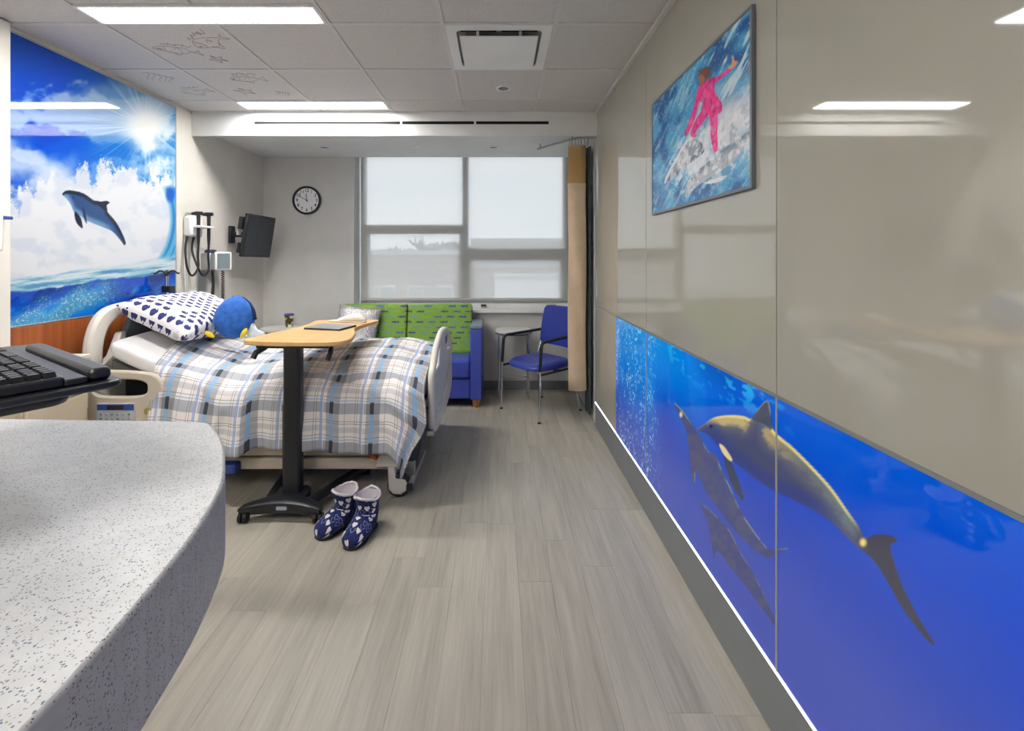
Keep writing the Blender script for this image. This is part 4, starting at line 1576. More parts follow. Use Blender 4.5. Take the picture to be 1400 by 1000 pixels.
for px, Y, ytop, L, sd in ((505, 42, 326, 'bare tree rising behind the low brick building, at its outer end', 3),
                           (552, 55, 320, 'broad bare tree rising behind the middle of the low brick building', 5),
                           (592, 68, 312, 'tall bare tree rising behind the low brick building, by its roof vent', 8),
                           (626, 82, 316, 'bare tree rising behind the low brick building next to the window mullion', 11)):
    bare_tree(L, bx(px, Y), Y + 8, bz(ytop, Y + 8), sd)

# ================================================================== CLOCK
cc = at(421, 274.5, YB)
ck = thing('wall_clock', 'round white wall clock with a black rim beside the window', 'clock', (cc.x, YB - 0.02, cc.z))
R = 0.152
part('rim', MB().lathe([(R, YB), (R + 0.008, YB - 0.02), (R + 0.006, YB - 0.045), (R - 0.006, YB - 0.05), (R - 0.014, YB - 0.045), (R - 0.016, YB - 0.03)], (cc.x, 0, cc.z), 48, 'y'), m_dark, ck, smooth='auto')
part('face', MB().lathe([(R - 0.012, YB - 0.028), (R - 0.012, YB - 0.032)], (cc.x, 0, cc.z), 48, 'y'), m_clockface, ck)


def text_mesh(txt, size, name):
    cu = bpy.data.curves.new(name, 'FONT')
    cu.body = txt
    cu.size = size
    cu.align_x = 'CENTER'
    cu.align_y = 'CENTER'
    cu.extrude = 0.0004
    cu.offset = size * 0.012
    ob = bpy.data.objects.new(name, cu)
    COL.objects.link(ob)
    dg = bpy.context.evaluated_depsgraph_get()
    me = bpy.data.meshes.new_from_object(ob.evaluated_get(dg))
    bpy.data.objects.remove(ob)
    return me


for k in range(1, 13):
    a = math.radians(90 - 30 * k)
    me = text_mesh(str(k), 0.052, 'numeral')
    me.materials.append(m_ink)
    o = bpy.data.objects.new('numeral', me)
    COL.objects.link(o)
    o.parent = ck
    o.rotation_euler = (math.pi / 2, 0, 0)
    o.location = (0.110 * math.cos(a), -0.0128, 0.110 * math.sin(a))


def hand(name, deg, l, w, mat, back=0.02):
    a = math.radians(90 - deg)
    rot = Matrix.Rotation(-a, 3, 'Y')
    mb = MB().box(-back, l, YB - 0.036, YB - 0.034, -w / 2, w / 2, rot, (0, YB - 0.035, 0))
    mb.v = [(p[0] + cc.x, p[1], p[2] + cc.z) for p in mb.v]
    part(name, mb, mat, ck)


hand('minute_hand', 300, 0.105, 0.006, M('clock_hand_red', (120, 60, 50), 0.5).m)
hand('hour_hand', 355, 0.075, 0.007, m_ink)
part('hub', MB().lathe([(0.008, YB - 0.034), (0.008, YB - 0.038)], (cc.x, 0, cc.z), 16, 'y'), m_ink, ck)

# ================================================================== MONITOR ON WALL ARM
tv = thing('wall_monitor', 'dark flat monitor on a swing arm on the wall by the clock', 'monitor', (XL, 4.6, 1.7))
mc = Vector((-2.40, 4.62, 1.70))
rotm = Matrix.Rotation(math.radians(9), 3, 'Y') @ Matrix.Rotation(math.radians(-6), 3, 'Z') 
hw, hh = 0.225, 0.21


def tvbox(x0, x1, y0, y1, z0, z1):
    mb = MB().box(x0, x1, y0, y1, z0, z1, rotm, (0, 0, 0))
    mb.v = [tuple(Vector(p) + mc) for p in mb.v]
    return mb


part('screen_shell', tvbox(-0.022, 0.012, -hw, hw, -hh, hh), m_dark, tv, 0.006)
part('screen', tvbox(0.012, 0.0135, -hw + 0.014, hw - 0.014, -hh + 0.02, hh - 0.014), m_screen, tv)
part('rear_box', tvbox(-0.055, -0.022, -0.13, 0.13, -0.12, 0.12), m_dark, tv, 0.01)
part('power_brick', tvbox(-0.07, -0.03, -0.24, -0.16, 0.05, 0.17), m_dark, tv, 0.005)
part('sticker', tvbox(-0.072, -0.07, -0.235, -0.17, -0.01, 0.05), m_white, tv)
part('wall_plate', MB().box(XL, XL + 0.03, 4.52, 4.60, 1.63, 1.80), m_dark, tv, 0.008)
part('swing_arm', MB().tube([(XL + 0.02, 4.56, 1.715), (XL + 0.12, 4.56, 1.715), (mc.x - 0.04, 4.60, 1.715)], 0.026, 12), m_dark, tv, smooth='auto')
part('cable', MB().tube(catmull([(mc.x - 0.05, 4.52, 1.66), (mc.x - 0.09, 4.46, 1.60), (mc.x - 0.10, 4.44, 1.55), (mc.x - 0.07, 4.45, 1.53)], 6), 0.005, 6), m_dark, tv, smooth=True)
part('power_brick', tvbox(-0.06, -0.03, -0.22, -0.15, -0.18, -0.08), m_dark, tv, 0.005)

# ================================================================== DIAGNOSTIC SET ON THE LEFT WALL
dz_ = lambda py, Y: CZ - (py - VY) * Y / F
ds = thing('diagnostic_wall_unit', 'white wall unit holding two black handpieces with hanging coiled cords', 'medical device', (XL, 3.95, 1.75))
part('housing', MB().box(XL, XL + 0.075, 3.87, 4.03, 1.665, 1.845), m_white, ds, 0.022)
part('cradle_shelf', MB().box(XL + 0.05, XL + 0.15, 3.89, 4.06, 1.742, 1.762), m_white, ds, 0.006)
part('top_knob', MB().cyl((XL + 0.03, 3.90, 1.845), (XL + 0.03, 3.90, 1.868), 0.018, 14), m_grey_metal, ds, smooth='auto')
for (x, y, dd) in ((XL + 0.085, 3.945, 0), (XL + 0.12, 4.03, 1)):
    hp = part('handpiece', MB().tube([(x, y, 1.60), (x, y, 1.66), (x, y, 1.80), (x, y, 1.85)], [0.010, 0.013, 0.014, 0.016], 12), m_dark, ds, smooth='auto')
    part('handpiece_head', MB().tube([(x - 0.05, y - 0.02, 1.862), (x - 0.02, y, 1.866), (x + 0.03, y + 0.01, 1.868)], [0.010, 0.018, 0.015], 12), m_dark, hp, smooth='auto')
    part('cord', MB().tube(catmull([(x, y, 1.60), (x - 0.005, y, 1.5), (x, y - 0.005, 1.40 - 0.02 * dd), (x - 0.02, y - 0.05, 1.335), (x - 0.035, y - 0.09, 1.40), (XL + 0.03, y - 0.085, 1.55), (XL + 0.03, y - 0.06, 1.67)], 8), 0.009, 8), m_dark, ds, smooth=True)
part('power_lead', MB().tube(catmull([(XL + 0.01, 3.88, 1.67), (XL + 0.012, 3.875, 1.4), (XL + 0.012, 3.89, 1.2), (XL + 0.01, 3.90, 1.1)], 6), 0.004, 6), m_white, ds, smooth=True)
bp = thing('blood_pressure_gauge', 'grey and white wall blood pressure gauge with a hanging coil', 'medical device', (XL, 4.2, 1.5))
part('basket', MB().box(XL, XL + 0.09, 4.10, 4.22, 1.37, 1.53), m_grey_metal, bp, 0.012)
cuf = part('cuff', MB().box(XL + 0.02, XL + 0.085, 4.115, 4.21, 1.50, 1.56), paint('navy_cuff', (44, 50, 76), 0.8), bp, 0.015)
rg = Matrix.Rotation(math.radians(-35), 3, 'Z')
gc = Vector((XL + 0.11, 4.24, 1.455))
def gbox(*a):
    mb = MB().box(*a, rg, (0, 0, 0))
    mb.v = [tuple(Vector(p) + gc) for p in mb.v]
    return mb
part('gauge_case', gbox(-0.02, 0.03, -0.075, 0.075, -0.085, 0.085), m_white, bp, 0.012)
part('gauge_face', gbox(0.03, 0.033, -0.055, 0.055, -0.07, 0.07), paint('gauge_grey', (120, 134, 138), 0.4), bp)
part('coil', MB().tube([(XL + 0.10 + 0.014 * math.cos(k * 0.9), 4.27 + 0.014 * math.sin(k * 0.9), 1.37 - k * 0.0026) for k in range(110)], 0.004, 6), m_dark, bp, smooth=True)
part('hose', MB().tube(catmull([(XL + 0.07, 4.16, 1.37), (XL + 0.075, 4.165, 1.25), (XL + 0.07, 4.15, 1.1), (XL + 0.05, 4.15, 1.02)], 6), 0.012, 8), m_dark, bp, smooth=True)
part('wall_mount', MB().box(XL, XL + 0.012, 4.05, 4.16, 1.02, 1.37), m_grey_metal, bp, 0.002)
ot = thing('wall_outlet', 'small white wall outlet with a red socket under the diagnostic unit', 'outlet', (XL, 4.03, 1.15))
part('plate', MB().box(XL, XL + 0.006, 3.97, 4.045, 1.08, 1.20), m_white, ot, 0.002)
part('socket', MB().box(XL + 0.006, XL + 0.012, 3.99, 4.03, 1.15, 1.18), m_red, ot, 0.001)

# ================================================================== HOSPITAL BED
BY0, BY1 = 2.86, 3.94
YC = (BY0 + BY1) / 2
bed = thing('hospital_bed', 'hospital bed with beige head and foot boards and a white sheeted mattress', 'bed', (-1.45, YC, 0))


def deckz(x):
    """height of the mattress top along the bed"""
    if x > -1.62:
        return 0.715
    t_ = (-1.62 - x) / (2.42 - 1.62)
    return 0.715 + 0.285 * (t_ ** 1.35)


# mattress (rounded section swept along the bed)
def matt(u, v):
    x = -2.425 + (2.425 - 0.47) * u
    a = 2 * math.pi * v
    e = 5.0
    ca, sa = math.cos(a), math.sin(a)
    k = (abs(ca) ** e + abs(sa) ** e) ** (-1 / e)
    end = min(1.0, (0.55 + 0.45 * min(u, 1 - u) / 0.02) if min(u, 1 - u) < 0.02 else 1.0)
    th = 0.075
    hy = (BY1 - BY0) / 2 + 0.005
    wob = 0.006 * mnoise.noise(Vector((x * 6, ca * 3, sa * 3)))
    return Vector((x, YC + ca * k * (hy - (1 - end) * 0.06), deckz(x) - th + sa * k * th * end + wob))


mm = MB().grid(matt, 60, 48)
n0 = 48
mm.f.append(tuple(range(48))[::-1])
mm.f.append(tuple(59 * 48 + k for k in range(48)))
part('mattress', mm, m_sheet, bed, smooth=True)
# deck below
dk = MB()
pts = [(x, deckz(x) - 0.155) for x in np.linspace(-2.42, -0.5, 16)]
dk.prism(pts + [(x, z - 0.05) for x, z in pts[::-1]], BY0 + 0.03, BY1 - 0.03, 'xz')
part('deck', dk, m_deck, bed)
# lower frame beams
for y0 in (2.875, 3.86):
    part('frame_beam', MB().box(-2.25, -0.60, y0, y0 + 0.055, 0.165, 0.235), m_beige, bed, 0.008)
    part('frame_skirt', MB().prism(rrect(-2.2, -0.72, 0.255, 0.33, 0.03), y0 - 0.01, y0 + 0.045, 'xz'), m_beige, bed, 0.006)
part('cross_beam', MB().box(-0.70, -0.62, 2.93, 3.86, 0.165, 0.235), m_beige, bed, 0.008)
part('cross_beam', MB().box(-2.30, -2.20, 2.93, 3.86, 0.165, 0.235), m_beige, bed, 0.008)
for x in (-2.0, -0.95):
    part('lift_leg', MB().box(x - 0.06, x + 0.06, 3.15, 3.65, 0.235, 0.51), m_deck, bed, 0.01)
# corner brackets with casters
for x in (-0.63, -2.2):
    for y0 in (2.88, 3.92):
        k = part('caster_bracket', MB().prism([(x - 0.14, 0.19), (x + 0.06, 0.19), (x + 0.075, 0.25), (x + 0.02, 0.275), (x - 0.10, 0.275)], y0 - 0.035, y0 + 0.035, 'xz'), m_beige2, bed, 0.01)
        fk = part('caster', MB().prism([(x - 0.055, 0.20), (x - 0.012, 0.20), (x - 0.005, 0.12), (x + 0.055, 0.115), (x + 0.073, 0.08), (x + 0.066, 0.045), (x + 0.03, 0.018), (x - 0.02, 0.02), (x - 0.05, 0.05)], y0 - 0.032, y0 + 0.032, 'xz'), m_beige2, bed, 0.012)
        part('caster_wheel', MB().cyl((x + 0.012, y0 - 0.024, 0.07), (x + 0.012, y0 + 0.026, 0.07), 0.07, 28), m_dark, fk, 0.006)
part('brake_pedal', MB().box(-0.86, -0.74, 2.84, 2.875, 0.262, 0.285, Matrix.Rotation(math.radians(28), 3, 'Y')), m_orange, bed, 0.005)
part('foot_pedal', MB().box(-1.72, -1.60, 2.80, 2.875, 0.165, 0.225), m_bluepl, bed, 0.012)
part('bumper_bar', MB().box(-0.555, -0.525, 2.83, 3.93, 0.07, 0.10), m_grey_metal, bed, 0.005)
for y in (2.95, 3.83):
    part('bumper_arm', MB().box(-0.70, -0.53, y - 0.012, y + 0.012, 0.09, 0.19), m_grey_metal, bed, 0.003)
part('bumper_end', MB().box(-0.56, -0.52, 2.80, 2.83, 0.065, 0.105), m_dark, bed, 0.006)

# headboard: moulded loop frame and grey centre panel
XH0, XH1 = -2.52, -2.465
ho = catmull([(2.80, 0.50, 0), (2.775, 0.80, 0), (2.80, 1.03, 0), (2.90, 1.16, 0), (3.10, 1.195, 0), (3.40, 1.205, 0), (3.70, 1.195, 0), (3.90, 1.16, 0), (4.0, 1.03, 0), (4.025, 0.80, 0), (4.0, 0.50, 0), (3.7, 0.44, 0), (3.4, 0.43, 0), (3.1, 0.44, 0)], 6, True)
cen = Vector((3.40, 0.82, 0))
hi = [cen + Vector(((p.x - cen.x) * 0.83, (p.y - cen.y) * 0.80, 0)) for p in ho]
part('headboard_frame', MB().ring([(p.x, p.y) for p in ho], [(p.x, p.y) for p in hi], XH0, XH1, 'yz'), m_beige2, bed, 0.018)
hp_ = [(3.02, 0.50), (3.02, 0.90), (3.10, 1.08), (3.2, 1.12), (3.6, 1.12), (3.70, 1.08), (3.78, 0.90), (3.78, 0.50)]
part('headboard_panel', MB().prism(hp_, XH0 + 0.012, XH1 - 0.008, 'yz'), m_greypanel, bed, 0.01)
for ya, yb in ((2.84, 3.06), (3.74, 3.96)):
    part('headboard_brace', MB().prism([(ya, 0.80), (ya, 0.45), (yb, 0.45), (yb, 1.0), (yb - 0.04 if ya < 3 else ya + 0.04, 1.0), ((ya + yb) / 2, 0.86)] if ya < 3 else [(ya, 1.0), (ya, 0.45), (yb, 0.45), (yb, 0.80), ((ya + yb) / 2, 0.86), (ya + 0.04, 1.0)], XH0 + 0.006, XH1 - 0.004, 'yz'), m_beige2, bed, 0.008)

# footboard
XF0, XF1 = -0.435, -0.395
fo_ = catmull([(2.86, 0.44, 0), (2.845, 0.60, 0), (2.85, 0.755, 0), (2.93, 0.82, 0), (3.05, 0.90, 0), (3.25, 0.955, 0), (3.40, 0.965, 0), (3.55, 0.955, 0), (3.75, 0.90, 0), (3.87, 0.82, 0), (3.95, 0.755, 0), (3.955, 0.60, 0), (3.94, 0.44, 0), (3.8, 0.36, 0), (3.4, 0.34, 0), (3.0, 0.36, 0)], 6, True)
# rail round the top with two hand slots: outer ring + web
cen = Vector((3.40, 0.66, 0))
fi_ = [cen + Vector(((p.x - cen.x) * 0.90, (p.y - cen.y) * 0.82, 0)) for p in fo_]
part('footboard_rim', MB().ring([(p.x, p.y) for p in fo_], [(p.x, p.y) for p in fi_], XF0, XF1, 'yz'), m_beige2, bed, 0.014)
web = [(2.93, 0.46), (2.925, 0.74), (3.02, 0.755), (3.16, 0.76), (3.24, 0.90), (3.56, 0.90), (3.64, 0.76), (3.78, 0.755), (3.875, 0.74), (3.87, 0.46), (3.8, 0.42), (3.4, 0.40), (3.0, 0.42)]
part('footboard_web', MB().prism(web, XF0 + 0.008, XF1 - 0.006, 'yz'), paint('footboard_pale_grey', (206, 207, 208), 0.45), bed, 0.008)
part('footboard_moulding', MB().tube(catmull([(XF1 - 0.004, 2.98, 0.50), (XF1 - 0.002, 3.2, 0.47), (XF1 - 0.002, 3.5, 0.50), (XF1 - 0.003, 3.72, 0.60), (XF1 - 0.004, 3.8, 0.72)], 6), 0.009, 8), m_beige2, bed, smooth=True)
part('footboard_label', MB().box(XF1 - 0.006, XF1 - 0.004, 3.5, 3.62, 0.83, 0.885), m_bluepl, bed)
part('corner_bumper', MB().box(-0.45, -0.40, 2.86, 2.93, 0.375, 0.415), m_grey_metal, bed, 0.01)
part('footboard_post', MB().box(-0.50, -0.44, 3.0, 3.06, 0.23, 0.50), m_deck, bed)
part('footboard_post', MB().box(-0.50, -0.44, 3.74, 3.80, 0.23, 0.50), m_deck, bed)
part('headboard_post', MB().box(-2.50, -2.42, 3.0, 3.06, 0.20, 0.52), m_deck, bed)
part('headboard_post', MB().box(-2.50, -2.42, 3.74, 3.80, 0.20, 0.52), m_deck, bed)


# head side rails with oval hand hole
def rail(y0, y1, front):
    o_ = catmull([(-2.55, 0.44, 0), (-2.555, 0.60, 0), (-2.52, 0.70, 0), (-2.47, 0.775, 0), (-2.40, 0.805, 0), (-2.15, 0.795, 0), (-2.06, 0.77, 0), (-2.02, 0.70, 0), (-2.01, 0.55, 0), (-2.03, 0.44, 0), (-2.1, 0.40, 0), (-2.3, 0.395, 0), (-2.5, 0.40, 0)], 6, True)
    c_ = Vector((-2.28, 0.70, 0))
    n = len(o_)
    i_ = []
    for p in o_:
        a = math.atan2((p.y - c_.y) * 1.4, (p.x - c_.x))
        i_.append((c_.x + 0.165 * math.copysign(abs(math.cos(a)) ** 0.6, math.cos(a)), c_.y + 0.052 * math.copysign(abs(math.sin(a)) ** 0.6, math.sin(a))))
    r_ = part('side_rail', MB().ring([(p.x, p.y) for p in o_], i_, y0, y1, 'xz'), m_beige, bed, 0.010)
    if front:
        pn = part('control_panel', MB().prism(rrect(-2.415, -2.185, 0.49, 0.612, 0.012), y0 - 0.005, y0 + 0.004, 'xz'), paint('control_panel_grey', (178, 184, 192), 0.4), r_, 0.002)
        part('blue_band', MB().box(-2.41, -2.19, y0 - 0.0065, y0 - 0.004, 0.57, 0.605), m_bluepl, r_)
        part('display', MB().box(-2.35, -2.25, y0 - 0.0085, y0 - 0.006, 0.575, 0.60), m_dark, r_)
        for k in range(6):
            for j in range(2):
                x = -2.395 + k * 0.034
                z = 0.512 + j * 0.028
                part('button', MB().box(x, x + 0.016, y0 - 0.009, y0 - 0.004, z, z + 0.012), (m_grey_metal if (k + j) % 3 else m_base_grey), r_, 0.002)
        part('lever', MB().lathe([(0.026, y0 - 0.012), (0.026, y0)], (-2.10, 0, 0.565), 20, 'y'), paint('olive_lever', (150, 138, 70), 0.5), r_, 0.004)
    return r_


rail(2.775, 2.815, True)
rail(3.985, 4.02, False)
for y0, y1 in ((2.815, 2.90), (3.90, 3.985)):
    part('rail_arm', MB().box(-2.30, -2.22, y0, y1, 0.43, 0.50), m_deck, bed, 0.005)
# IV pole clamped behind the headboard
ivx, ivy = -2.56, 3.56
iv = part('iv_pole', MB().tube([(ivx, ivy, 0.45), (ivx, ivy, 1.30), (ivx, ivy, 1.345)], [0.012, 0.012, 0.014], 12), m_chrome, bed, smooth='auto')
part('pole_clamp', MB().box(ivx - 0.022, ivx + 0.045, ivy - 0.03, ivy + 0.03, 1.22, 1.27), m_dark, iv, 0.006)
part('pole_clamp', MB().box(ivx - 0.02, ivx + 0.05, ivy - 0.02, ivy + 0.02, 0.60, 0.66), m_dark, iv, 0.006)
for k in range(4):
    a = k * math.pi / 2 + 0.5
    d = Vector((math.cos(a), math.sin(a), 0))
    b_ = Vector((ivx, ivy, 1.33))
    part('iv_hook', MB().tube(catmull([b_, b_ + d * 0.018 + Vector((0, 0, 0.045)), b_ + d * 0.045 + Vector((0, 0, 0.055)), b_ + d * 0.07 + Vector((0, 0, 0.035)), b_ + d * 0.082 + Vector((0, 0, 0.04))], 6), 0.007, 8), m_dark, iv, smooth=True)


# ------------------------------------------------------------------ duvet
def duvet_mesh():
    NU, NV = 150, 120
    P = np.zeros((NU, NV, 3))
    for i in range(NU):
        u = i / (NU - 1)
        for_head = 1 - u
        xf = -0.452
        x0 = -2.10
        xm = x0 + (xf - x0) * u
        b = max(0.0, deckz(xm) - 0.715) * 1.0
        hem = 0.345 + 0.008 * math.sin(xm * 9) + 0.02 * math.sin(xm * 3 + 1)
        foot = max(0.0, (xm + 0.66) / 0.20)
        foot = min(1, foot) ** 1.3
        hem -= 0.15 * foot
        hem -= 0.035 / (1 + math.exp((xm + 1.60 - 0.10) / 0.01))
        puff = 0.05 * math.exp(-((xm + 0.95) / 0.42) ** 2)
        pts = [(2.735 - 0.01 * foot, hem, 0), (2.742, 0.45, 0), (2.762, 0.60, 0), (2.805, 0.685 + b * 0.9, 0), (2.90, 0.735 + b, 0), (3.05, 0.765 + b + puff * 0.5, 0),
               (3.40, 0.79 + b + puff, 0), (3.72, 0.785 + b + puff, 0), (3.90, 0.745 + b + puff * 0.5, 0), (3.99, 0.66 + b, 0), (4.03, 0.50, 0), (4.045, 0.34, 0)]
        cur = catmull(pts, 12)
        L = np.array([0] + [(cur[k + 1] - cur[k]).length for k in range(len(cur) - 1)]).cumsum()
        s = np.linspace(0, L[-1], NV)
        Y = np.interp(s, L, [q.x for q in cur])
        Z = np.interp(s, L, [q.y for q in cur])
        for j in range(NV):
            t_ = j / (NV - 1)
            side = max(0.0, min(1.0, (0.72 - Z[j]) / 0.35)) if Y[j] < 3.2 else 0.0
            xh = x0 - 0.24 * max(0.0, min(1.0, (Y[j] - 2.85) / 1.0))
            x = xh + (xf - xh) * u
            # hanging folds
            f = 0.018 * math.sin(x * 15 + 1.3 * math.sin(x * 4)) + 0.010 * math.sin(x * 33 + 2)
            y = Y[j] - f * side
            # one deep fold down the near side
            fx = x + 1.60 - (0.72 - Z[j]) * -0.30
            ex_ = max(-40.0, min(40.0, fx / 0.010))
            y -= 0.034 * side / (1 + math.exp(ex_)) * math.exp(-max(0.0, -fx) / 0.45)
            y += 0.016 * side * math.exp(-((fx - 0.05) / 0.04) ** 2)
            z = Z[j]
            top = 1 - side
            nz = mnoise.noise(Vector((x * 3.4, Y[j] * 3.4, 1.7))) * 0.026 + mnoise.noise(Vector((x * 9, Y[j] * 7, 4.2))) * 0.012
            # diagonal creases towards the foot
            cr = abs(mnoise.noise(Vector(((x + Y[j] * 0.8 + Z[j]) * 5.0, (x - Y[j]) * 1.2, 8.0))))
            nz += 0.026 * (0.3 - cr) * (0.5 + 0.8 * max(0, min(1, (x + 1.2) / 0.6)))
            if Y[j] < 2.86:
                y -= nz * 1.2
            else:
                z += nz * (1 if 0.04 < t_ < 0.96 else 0)
            if foot > 0 and Y[j] < 2.9:
                y -= 0.05 * foot * side
                w_ = max(0.0, (0.50 - Z[j]) / 0.32)
                x -= 0.12 * foot * w_ - 0.045 * foot * side * max(0.0, 1 - 2.2 * w_)
            P[i, j] = (x, y, z)
    return P


P = duvet_mesh()
NU, NV = P.shape[:2]
me = bpy.data.meshes.new('duvet')
org = np.array((-1.3, YC, 0.72))
idx = np.arange(NU * NV).reshape(NU, NV)
q = np.stack([idx[:-1, :-1], idx[1:, :-1], idx[1:, 1:], idx[:-1, 1:]], -1).reshape(-1, 4)
me.from_pydata((P.reshape(-1, 3) - org).tolist(), [], q.tolist())
uvl = me.uv_layers.new(name='UVMap')
dj = np.linalg.norm(np.diff(P, axis=1), axis=2)
Vc = np.concatenate([np.zeros((NU, 1)), dj.cumsum(1)], 1)
Vc = np.repeat(Vc.mean(0)[None, :], NU, 0)
Uc = np.repeat((np.linspace(0, 1.66, NU))[:, None], NV, 1) + 0.02
uvf = np.stack([Uc.ravel(), Vc.ravel()], 1)
li = np.zeros(len(me.loops), np.int32)
me.loops.foreach_get('vertex_index', li)
uvl.data.foreach_set('uv', uvf[li].astype(np.float32).ravel())
for p_ in me.polygons:
    p_.use_smooth = True
me.materials.append(m_plaid)
dv = bpy.data.objects.new('duvet', me)
COL.objects.link(dv)
dv.location = org
so_ = dv.modifiers.new('thickness', 'SOLIDIFY')
so_.thickness = 0.014
so_.offset = -1
tag(dv, 'grey, white and blue plaid duvet spread over the hospital bed', 'duvet')


# ------------------------------------------------------------------ pillows
def pillow_mb(w, h, t, n=34, pinch=0.05, seed=0, wr=0.01):
    """pillow in local xy, thickness along z; also returns uv"""
    vs_, uv, fs = [], [], []
    for side in (1, -1):
        base = len(vs_)
        for i in range(n):
            for j in range(n):
                u, v = -1 + 2 * i / (n - 1), -1 + 2 * j / (n - 1)
                x = u * w / 2 * (1 - pinch * (1 - v * v) * 0 - pinch * (1 - abs(v) ** 2) * (abs(u) ** 4))
                y = v * h / 2 * (1 - pinch * (1 - abs(u) ** 2) * (abs(v) ** 4))
                k = max(0.0, (1 - u ** 4) * (1 - v ** 4)) ** 0.42
                z = side * t / 2 * k
                z += wr * k * mnoise.noise(Vector((u * 2.5 + seed, v * 2.5, side * 3.0)))
                vs_.append((x, y, z))
                uv.append((x + 1.0, y + 1.0 + side * 0.013))
        for i in range(n - 1):
            for j in range(n - 1):
                a = base + i * n + j
                f = (a, a + n, a + n + 1, a + 1)
                fs.append(f if side > 0 else f[::-1])
    return vs_, fs, uv


def pillow(name, w, h, t, mat, loc, rot, label, cat, seed=0, pinch=0.06, wr=0.012):
    vs_, fs, uv = pillow_mb(w, h, t, 34, pinch, seed, wr)
    me = bpy.data.meshes.new(name)
    me.from_pydata(vs_, [], fs)
    ul = me.uv_layers.new(name='UVMap')
    li = np.zeros(len(me.loops), np.int32)
    me.loops.foreach_get('vertex_index', li)
    ul.data.foreach_set('uv', np.array(uv)[li].astype(np.float32).ravel())
    bm = bmesh.new()
    bm.from_mesh(me)
    bmesh.ops.remove_doubles(bm, verts=bm.verts, dist=1e-5)
    bm.to_mesh(me)
    bm.free()
    for p_ in me.polygons:
        p_.use_smooth = True
    me.materials.append(mat)
    o = bpy.data.objects.new(name, me)
    COL.objects.link(o)
    o.location = loc
    o.rotation_euler = rot
    return tag(o, label, cat)


pillow('bed_pillow', 0.50, 0.84, 0.19, m_apple, (-2.225, 3.37, 1.075), (0, math.radians(25), 0), 'white pillow with navy fruit print at the head of the bed', 'pillow', 1)

# ------------------------------------------------------------------ plain blue plush toy
pl = thing('plush_toy', 'plain blue plush toy with small yellow fins resting against the printed pillow', 'toy', (-1.88, 3.26, 0.93))
pcn = Vector((-1.86, 3.26, 1.068))
rp = Matrix.Rotation(math.radians(18), 3, 'Y')
def plushf(u, v):
    a, b = math.pi * u, 2 * math.pi * v
    k = 1 + 0.10 * math.cos(a) * -1
    p = Vector((0.135 * k * math.sin(a) * math.cos(b), 0.10 * k * math.sin(a) * math.sin(b), 0.150 * math.cos(a)))
    p *= 1 + 0.03 * mnoise.noise(p * 14)
    return pcn + rp @ p


part('body', MB().grid(plushf, 22, 29), m_plush, pl, smooth=True)
part('tail', MB().prism([(-1.79, 1.02), (-1.735, 1.03), (-1.71, 0.985), (-1.65, 0.955), (-1.66, 0.925), (-1.77, 0.93)], 3.24, 3.28, 'xz'), m_plushw, pl, 0.012)
for y, x, rot_ in ((3.165, -1.985, 25), (3.20, -1.765, -60)):
    part('fin', MB().sphere((x, y, 0.962), 0.042, (1.0, 0.35, 0.42), 10, 14, Matrix.Rotation(math.radians(rot_), 3, 'Y')), m_plushy, pl, smooth=True)
part('back_ridge', MB().tube(catmull([pcn + Vector((-0.02, 0.0, 0.135)), pcn + Vector((0.06, 0.0, 0.125)), pcn + Vector((0.12, 0.0, 0.06)), pcn + Vector((0.14, 0.0, -0.02))], 6), 0.014, 8), m_plushd, pl, smooth=True)

# ================================================================== OVERBED TABLE
ot_ = thing('overbed_table', 'overbed table with a wood top on a black column, standing over the plaid duvet', 'table', (-1.21, 2.72, 0))
zt = 0.985
top = catmull([(-1.475, 2.72, 0), (-1.46, 2.655, 0), (-1.33, 2.615, 0), (-1.15, 2.60, 0), (-0.95, 2.605, 0), (-0.885, 2.64, 0), (-0.868, 2.72, 0), (-0.905, 2.92, 0), (-0.965, 3.10, 0), (-0.965, 3.25, 0), (-0.93, 3.40, 0), (-0.905, 3.49, 0), (-0.95, 3.525, 0), (-1.15, 3.53, 0), (-1.33, 3.51, 0), (-1.375, 3.46, 0), (-1.36, 3.30, 0), (-1.375, 3.12, 0), (-1.43, 2.92, 0)], 5, True)
part('table_top', MB().prism([(p.x, p.y) for p in top], zt, zt + 0.028, 'xy'), m_tabletop, ot_, 0.005)
part('support_plate', MB().box(-1.40, -0.98, 2.66, 2.80, zt - 0.022, zt), m_dark2, ot_, 0.004)
part('height_lever', MB().tube([(-1.36, 2.70, zt - 0.02), (-1.395, 2.655, zt - 0.045), (-1.405, 2.64, zt - 0.075)], [0.016, 0.017, 0.017], 10), m_dark, ot_, smooth='auto')
part('height_lever', MB().tube([(-0.985, 2.72, zt - 0.015), (-0.975, 2.68, zt - 0.05), (-0.985, 2.66, zt - 0.09)], [0.014, 0.015, 0.015], 10), m_dark, ot_, smooth='auto')
part('column', MB().prism(rrect(-1.262, -1.160, 2.69, 2.765, 0.022), 0.09, zt - 0.02, 'xy'), m_dark2, ot_, 0.002)
part('column_sleeve', MB().prism(rrect(-1.272, -1.172, 2.70, 2.778, 0.022), 0.09, 0.62, 'xy'), m_dark, ot_, 0.002)
